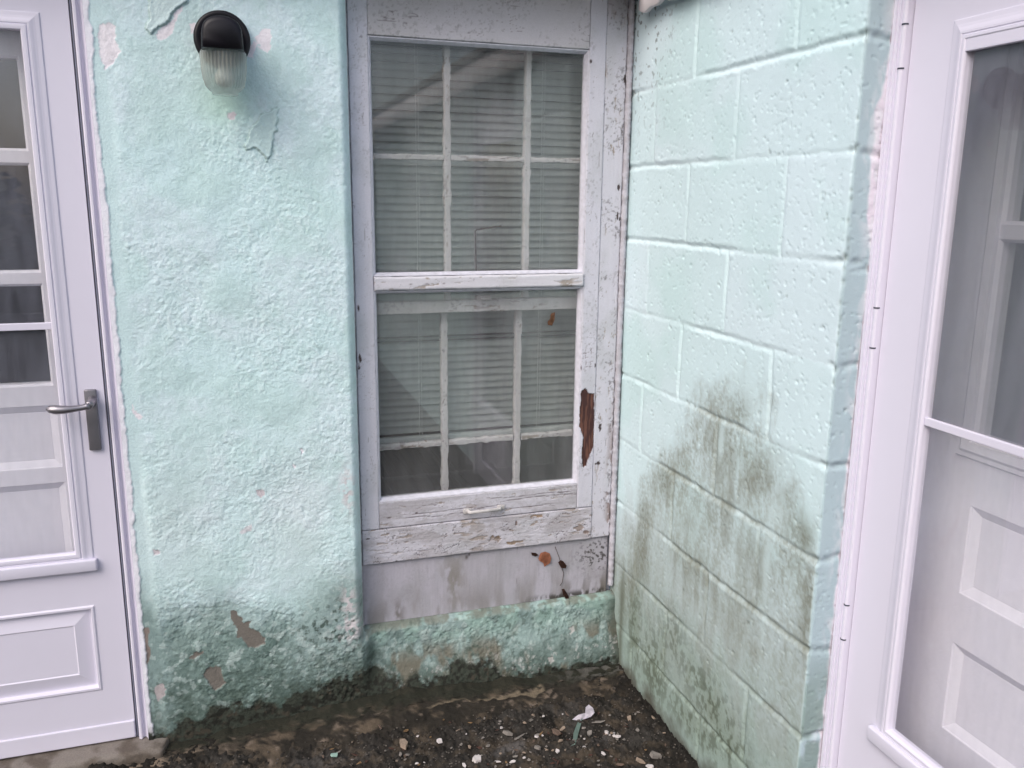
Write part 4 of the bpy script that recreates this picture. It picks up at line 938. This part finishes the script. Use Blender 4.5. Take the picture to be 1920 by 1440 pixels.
# ------------------------------------------------------------------ wall lamp
def build_lamp():
    ox, oz = -1.100, 1.825
    t = thing('wall_lamp', 'black porch lamp with ribbed glass jar, fixed to the stucco wall', 'lamp', (ox, 0, oz))
    bm = bmesh.new()
    def disc(prof, seg=56):
        rings = []
        for r, y in prof: rings.append([bm.verts.new((r*math.cos(2*math.pi*k/seg), y, .0115+r*math.sin(2*math.pi*k/seg))) for k in range(seg)])
        for a, b in zip(rings[:-1], rings[1:]):
            for k in range(seg): bm.faces.new((a[k], a[(k+1) % seg], b[(k+1) % seg], b[k]))
        bm.faces.new(rings[-1]); bm.faces.new(rings[0])
    disc([(.060, .012), (.064, .002), (.064, -.010), (.0615, -.016), (.056, -.018), (.051, -.015), (.02, -.015)])
    obj('back_plate', bm, M_black, t, True)
    # hood: arched barrel projecting from the plate
    bm = bmesh.new(); rings = []
    def arch(y, sc, drop=0):
        w, hh = .0455*sc, .042*sc; pts = []
        zb = -.026
        pts.append((-w*1.04, y, zb)); pts.append((-w*1.01, y, zb+.02))
        for a in np.linspace(math.pi, 0, 17): pts.append((w*math.cos(a), y, .006-drop+(hh)*abs(math.sin(a))**.75))
        pts.append((w*1.01, y, zb+.02)); pts.append((w*1.04, y, zb))
        return [bm.verts.new(p) for p in pts]
    for y, sc, dr in [(-.012, 1.10, 0), (-.03, 1.0, 0), (-.10, .97, .001), (-.122, .95, .002), (-.130, .90, .005), (-.133, .80, .009)]: rings.append(arch(y, sc, dr))
    n = len(rings[0])
    for a, b in zip(rings[:-1], rings[1:]):
        for k in range(n): bm.faces.new((a[k], a[(k+1) % n], b[(k+1) % n], b[k]))
    bm.faces.new(rings[-1]); bm.faces.new(rings[0])
    obj('hood', bm, M_black, t, True)
    m, nn, l, b = newmat('ribbed_glass'); nn.remove(b); out = nn['Material Output']
    tr = nn.new('ShaderNodeBsdfTransparent'); tr.inputs[0].default_value = (.80, .84, .83, 1)
    df = nn.new('ShaderNodeBsdfDiffuse'); df.inputs[0].default_value = (*S(226, 231, 228), 1)
    tl = nn.new('ShaderNodeBsdfTranslucent'); tl.inputs[0].default_value = (*S(226, 231, 228), 1)
    gl = nn.new('ShaderNodeBsdfGlossy'); gl.inputs['Roughness'].default_value = .08
    a1 = nn.new('ShaderNodeMixShader'); a1.inputs[0].default_value = .5; l.new(df.outputs[0], a1.inputs[1]); l.new(tl.outputs[0], a1.inputs[2])
    a2 = nn.new('ShaderNodeMixShader'); a2.inputs[0].default_value = .34; l.new(tr.outputs[0], a2.inputs[1]); l.new(a1.outputs[0], a2.inputs[2])
    fr0 = nn.new('ShaderNodeFresnel'); fr0.inputs[0].default_value = 1.5; ge = nn.new('ShaderNodeNewGeometry'); inv = nn.new('ShaderNodeMath'); inv.operation = 'SUBTRACT'; inv.inputs[0].default_value = 1; l.new(ge.outputs['Backfacing'], inv.inputs[1])
    fr = nn.new('ShaderNodeMath'); fr.operation = 'MULTIPLY'; l.new(fr0.outputs[0], fr.inputs[0]); l.new(inv.outputs[0], fr.inputs[1])
    a3 = nn.new('ShaderNodeMixShader'); l.new(fr.outputs[0], a3.inputs[0]); l.new(a2.outputs[0], a3.inputs[1]); l.new(gl.outputs[0], a3.inputs[2]); l.new(a3.outputs[0], out.inputs[0])
    bm = bmesh.new(); cy = -.072
    prof = [(.046, -.022), (.0505, -.028), (.0505, -.034), (.0495, -.045), (.0490, -.065), (.0465, -.085), (.0415, -.102), (.0345, -.112), (.0300, -.115), (.0290, -.119), (.027, -.121), (.0005, -.1215)]
    lathe_z(bm, prof, 0, cy, 216, 36, .0016, (-.106, -.034)); obj('glass_jar', bm, m, t, True)
    bm = bmesh.new(); lathe_z(bm, [(.0005, -.056), (.024, -.056), (.026, -.05), (.027, -.022), (.0005, -.021)], 0, cy, 32); obj('socket', bm, M_dark, t, True)
    bm = bmesh.new(); lathe_z(bm, [(.012, -.056), (.013, -.062), (.021, -.076), (.0225, -.086), (.019, -.097), (.010, -.103), (.0005, -.104)], 0, cy, 32)
    obj('bulb', bm, mat_plain('dusty_bulb', S(196, 196, 190), rough=.3), t, True)
build_lamp()

# ------------------------------------------------------------------ leaves on the window
def leaf_mesh(name, pts2, y, mat, curl, label, cat, parent=None):
    cx = sum(p[0] for p in pts2)/len(pts2); cz = sum(p[1] for p in pts2)/len(pts2)
    bm = bmesh.new(); c = bm.verts.new((0, -curl*.2, 0)); ring = []
    for i, (x, z) in enumerate(pts2): ring.append(bm.verts.new((x-cx, -curl*(.5+.5*math.sin(i*1.7)), z-cz)))
    mid = []
    for i, (x, z) in enumerate(pts2): mid.append(bm.verts.new(((x-cx)*.55, -curl*(.9+.2*math.cos(i*2.1)), (z-cz)*.55)))
    n = len(ring)
    for i in range(n):
        bm.faces.new((c, mid[i], mid[(i+1) % n])); bm.faces.new((mid[i], ring[i], ring[(i+1) % n], mid[(i+1) % n]))
    bmesh.ops.solidify(bm, geom=bm.faces[:], thickness=.0008)
    o = obj(name, bm, mat, None, True); o.location = (cx, y, cz)
    tag(o, label, cat); return o
F = lambda pts, y: [on_y(a, b, y) for a, b in pts]
leaf_mesh('dry_leaf', F([(1009, 1047), (1013, 1036), (1022, 1034), (1031, 1038), (1033, 1046), (1031, 1055), (1025, 1060), (1021, 1063), (1018, 1055), (1011, 1051)], .069), .0705, M_leaf, .005, 'orange brown dry leaf stuck to the grey board under the window', 'leaf')
leaf_mesh('dry_leaf', F([(1046, 1054), (1050, 1049), (1056, 1052), (1063, 1061), (1060, 1065), (1051, 1064)], .066), .068, M_leafdk, .007, 'dark curled dry leaf right of the orange leaf under the window', 'leaf')
leaf_mesh('dry_leaf', F([(996, 1036), (1004, 1036), (1010, 1041), (1004, 1044), (997, 1041)], .068), .070, M_leafdk, .004, 'small dark leaf scrap left of the orange leaf under the window', 'leaf')
leaf_mesh('dry_leaf', F([(1053, 1104), (1057, 1103), (1066, 1118), (1068, 1124), (1060, 1122), (1055, 1114)], .065), .067, M_leafdk, .006, 'narrow dark leaf standing on the ledge below the window board', 'leaf')
leaf_mesh('dry_leaf', F([(1033, 588), (1040, 585), (1040, 600), (1036, 611), (1027, 609), (1026, 603), (1032, 598)], .08), .0835, mat_plain('dry_leaf_brown', S(128, 92, 70), rough=.8, nscale=160, var=.3), .007, 'curled brown dry leaf caught on the lower window glass', 'leaf')
bm = bmesh.new(); q = F([(1041, 1025), (1044, 1034), (1048, 1044), (1052, 1060), (1057, 1075), (1054, 1092), (1050, 1098)], .069)
tube(bm, [(x+.10, -.0015*(i % 2), z-.35) for i, (x, z) in enumerate(q)], .0009, 6); o = obj('dry_twig', bm, M_twig); o.location = (-.10, .0695, .35); tag(o, 'thin dry twig hanging beside the curled leaf under the window', 'twig')

# ------------------------------------------------------------------ litter on the soil
rnd = random.Random(11)
def chip(px, py, lx, ly, c, name, label, cat, group=None, th=.002, rot=None, lift=.004):
    x, y = on_z(px, py, .008); n = rnd.randint(4, 6)
    bm = bmesh.new(); pts = []
    for i in range(n):
        a = 2*math.pi*(i+rnd.uniform(-.25, .25))/n; k = rnd.uniform(.68, 1.15)
        pts.append((lx/2*k*math.cos(a)/max(abs(math.cos(a)), abs(math.sin(a)))**.8, ly/2*k*math.sin(a)/max(abs(math.cos(a)), abs(math.sin(a)))**.6))
    cv = rnd.uniform(-.3, .5)*lx
    f = lambda p, z: (p[0], p[1], z+cv*(p[0]/max(lx, .001))**2+rnd.uniform(0, .0008))
    a = [bm.verts.new(f(p, 0)) for p in pts]; b = [bm.verts.new((q.co.x*.94, q.co.y*.94, q.co.z+th)) for q in a]
    bm.faces.new(a); bm.faces.new(b)
    for i in range(n): bm.faces.new((a[i], a[(i+1) % n], b[(i+1) % n], b[i]))
    o = obj(name, bm, c); gz = ground_z(x, y)
    o.location = (x, y, gz+lift); o.rotation_euler = (rnd.uniform(-.3, .3), rnd.uniform(-.3, .3), rnd.uniform(0, 6.28) if rot is None else rot)
    return tag(o, label, cat, group)
gm = bpy.data.objects['ground'].data
_gc = np.zeros(len(gm.vertices)*3, np.float32); gm.vertices.foreach_get('co', _gc); _gc = _gc.reshape(-1, 3)
_gc = _gc[(np.abs(_gc[:, 0]) < 2) & (_gc[:, 1] > -1) & (_gc[:, 1] < .1)]
fo = bpy.data.objects['footing']; _fc = np.zeros(len(fo.data.vertices)*3, np.float32); fo.data.vertices.foreach_get('co', _fc); _fc = _fc.reshape(-1, 3)-np.array([1.1, 0, 0], np.float32)
def ground_z(x, y):
    i = np.argmin((_gc[:, 0]-x)**2+(_gc[:, 1]-y)**2); z = float(_gc[i, 2])
    k = ((_fc[:, 0]-x)**2+(_fc[:, 1]-y)**2) < .00006
    return max(z, float(_fc[k, 2].max())) if k.any() else z
CW = mat_plain('chip_white', S(196, 189, 188), rough=.7, nscale=200, var=.1); CG = mat_plain('chip_grey', S(124, 118, 113), rough=.8, nscale=200, var=.15)
CT = mat_plain('chip_tan', S(140, 124, 110), rough=.8, nscale=200, var=.2); CM = mat_plain('chip_mint', S(150, 178, 168), rough=.7, nscale=200, var=.1); CB = mat_plain('chip_brown', S(96, 80, 70), rough=.8, nscale=200, var=.2)
chip(757, 1397, .040, .026, CT, 'stone', 'large tan flat pebble at the front of the soil, alone left of the flakes', 'stone', th=.012)
chip(823, 1391, .026, .018, CW, 'paint_chip', 'bright white square paint flake just right of the tan pebble', 'paint chip')
chip(893, 1422, .028, .030, CW, 'plaster_lump', 'crumbled white plaster lump at the bottom edge of the soil', 'plaster', th=.012)
chip(953, 1383, .034, .018, CG, 'stone', 'flat grey stone right of the middle of the soil, among pale flakes', 'stone', th=.008)
chip(973, 1388, .045, .010, CG, 'wood_sliver', 'grey wood sliver lying beside the flat grey stone', 'wood sliver', rot=.5)
chip(1055, 1364, .030, .010, CT, 'wood_sliver', 'pale tan wood sliver left of the green paint strip', 'wood sliver', rot=.5)
chip(1042, 1375, .040, .022, CB, 'dry_leaf', 'brown folded leaf on the soil left of the green paint strip', 'leaf', rot=-.8, th=.003)
chip(1006, 1386, .020, .013, CW, 'paint_chip', 'white square paint flake left of the brown folded leaf', 'paint chip', th=.004)
chip(1045, 1412, .017, .013, CW, 'paint_chip', 'pale pinkish flake below the brown folded leaf', 'paint chip', th=.004)
chip(1050, 1394, .020, .011, CT, 'paint_chip', 'tan chip directly below the brown folded leaf', 'paint chip', th=.004)
chip(1007, 1407, .018, .010, CG, 'pebble', 'grey oval pebble below the white square flake', 'pebble', th=.008)
chip(1157, 1382, .026, .010, CW, 'paint_chip', 'long white flake with a second piece at its tip, near the block wall', 'paint chip', rot=-.6, th=.005)
chip(1138, 1374, .014, .012, CW, 'paint_chip', 'roundish white chip left of the long white flake', 'paint chip', th=.006)
chip(1180, 1344, .022, .013, CT, 'paint_chip', 'pinkish tan flake closest to the foot of the block wall', 'paint chip', rot=1.2, th=.004)
chip(1200, 1425, .030, .010, CT, 'wood_sliver', 'pale sliver lying at the bottom edge near the block wall', 'wood sliver', rot=-1.0, th=.005)
chip(1228, 1416, .034, .018, CG, 'stone', 'grey stone at the foot of the block wall, bottom right of the soil', 'stone', th=.010)
chip(1219, 1437, .018, .020, CW, 'paint_chip', 'white square flake on the bottom edge beside the block wall', 'paint chip', th=.004)
chip(1105, 1376, .020, .014, CG, 'pebble', 'grey chip just right of the green paint strip', 'pebble', th=.006)
chip(626, 1416, .026, .012, CM, 'paint_chip', 'pale mint flake far left on the soil', 'paint chip', th=.003)
chip(795, 1286, .020, .012, CM, 'paint_chip', 'mint green flake on the mossy footing below the window', 'paint chip', th=.003, lift=.003)
chip(1019, 1348, .012, .012, CW, 'paint_chip', 'small white flake up against the footing, left of the white paper scrap', 'paint chip')
G = 'tiny pale flakes scattered on the soil'
for i in range(95):
    px = rnd.gauss(1040, 140); py = rnd.uniform(1335, 1440)
    if rnd.random() < .25: px = rnd.uniform(600, 1000); py = rnd.uniform(1385, 1440)
    x, y = on_z(px, py, .008)
    if x > -.02 or y > -.10: continue
    s = rnd.uniform(.004, .010)
    chip(px, py, s*rnd.uniform(1, 2), s, rnd.choice([CW, CG, CG, CT]), 'paint_chip', 'tiny pale paint flake among many on the dark soil', 'paint chip', G, th=.002, lift=.003)
G2 = 'dead leaf crumbs on the soil'
for i in range(60):
    px = rnd.gauss(980, 200); py = rnd.uniform(1335, 1440)
    x, y = on_z(px, py, .008)
    if x > -.02 or y > -.10 or x < -1.2: continue
    s = rnd.uniform(.006, .014)
    chip(px, py, s*rnd.uniform(1.2, 2.4), s*.7, rnd.choice([CB, M_leafdk, M_tan]), 'leaf_crumb', 'small brown crumb of dead leaf among many on the dark soil', 'leaf crumb', G2, th=.0012, lift=.003)
# white paper scrap and green paint strip
def scrap():
    pts = [(1073, 1343), (1082, 1338), (1098, 1334), (1098, 1326), (1104, 1321), (1112, 1325), (1115, 1335), (1108, 1339), (1096, 1343), (1086, 1345)]
    q = [on_z(a, b, .02) for a, b in pts]; cx = sum(p[0] for p in q)/len(q); cy = sum(p[1] for p in q)/len(q)
    bm = bmesh.new(); c = bm.verts.new((0, 0, .012)); ring = [bm.verts.new((x-cx, y-cy, .003+.007*rnd.random()+(.006 if 3 <= i <= 6 else 0))) for i, (x, y) in enumerate(q)]
    mid = [bm.verts.new(((x-cx)*.55, (y-cy)*.55, .006+.010*rnd.random()+(.004 if 3 <= i <= 6 else 0))) for i, (x, y) in enumerate(q)]
    for i in range(len(q)):
        j = (i+1) % len(q); bm.faces.new((c, mid[i], mid[j])); bm.faces.new((mid[i], ring[i], ring[j], mid[j]))
    bmesh.ops.solidify(bm, geom=bm.faces[:], thickness=.0008)
    o = obj('paint_scrap', bm, mat_plain('scrap_white', S(226, 220, 230), rough=.6)); o.location = (cx, cy, ground_z(cx, cy)); tag(o, 'crumpled white paint scrap, the largest white piece on the soil', 'scrap')
    q = [on_z(a, b, .012) for a, b in [(1089, 1346), (1085, 1358), (1080, 1372), (1078, 1384), (1073, 1394)]]
    bm = bmesh.new(); prev = None
    for i, (x, y) in enumerate(q):
        w = [.006, .007, .0075, .006, .009][i]; a = bm.verts.new((x-w-q[2][0], y-q[2][1], .004*math.sin(i))); b = bm.verts.new((x+w-q[2][0], y-q[2][1], .004*math.cos(i)+.002))
        if prev: bm.faces.new((prev[0], prev[1], b, a))
        prev = (a, b)
    bmesh.ops.solidify(bm, geom=bm.faces[:], thickness=.0015)
    o = obj('paint_strip', bm, mat_plain('strip_green', S(128, 150, 142), rough=.6)); o.location = (q[2][0], q[2][1], ground_z(*q[2])+.010); tag(o, 'narrow mint green paint strip lying below the white scrap', 'paint strip')
    chip(1122, 1353, .040, .012, CG, 'wood_sliver', 'grey sliver poking out right of the white scrap', 'wood sliver', rot=-.5)
scrap()
# fine grit: uncountable
bm = bmesh.new()
for i in range(1500):
    x = rnd.uniform(-1.35, -.015); y = -abs(rnd.gauss(.28, .12))
    if y > -.1: continue
    s = rnd.uniform(.0012, .0035); z = ground_z(x, y) if x < 9 else 0
    bmesh.ops.create_icosphere(bm, subdivisions=1, radius=s, matrix=Matrix.Translation((x, y, z+s*.3)) @ Matrix.Diagonal((1, rnd.uniform(.6, 1), .6, 1)))
o = obj('grit', bm, mat_plain('grit_mix', S(84, 78, 73), rough=.9, nscale=60, var=.8)); tag(o, 'fine grit scattered over the dark soil in front of the footing', 'grit', kind='stuff')

# ------------------------------------------------------------------ yard behind the viewer (reflected in the glass)
def build_wood():
    bm = bmesh.new(); r = random.Random(2)
    for i in range(5200):
        a = r.uniform(0, 1); x = -16+32*a; y = -13+1.5*math.sin(x*.7)+r.gauss(0, 1.2); top = (5.5 if x < -5 else 1.3)+.5*math.sin(x*.9+1)+.4*math.sin(x*2.3)
        z = r.uniform(0, 1)**.8*top; s = r.uniform(.12, .32)
        m = Matrix.Translation((x, y, z)) @ Matrix.Rotation(r.uniform(0, 6.28), 4, 'Z') @ Matrix.Rotation(r.uniform(0, 3.1), 4, 'X')
        v = [bm.verts.new(m @ Vector(p)) for p in [(-s, 0, 0), (0, -s*.5, .05), (s, 0, 0), (0, s*.5, .05)]]; bm.faces.new(v)
    o = obj('far_wood', bm, M_leaves); tag(o, 'green wood at the far side of the yard', 'wood', kind='stuff')
build_wood()
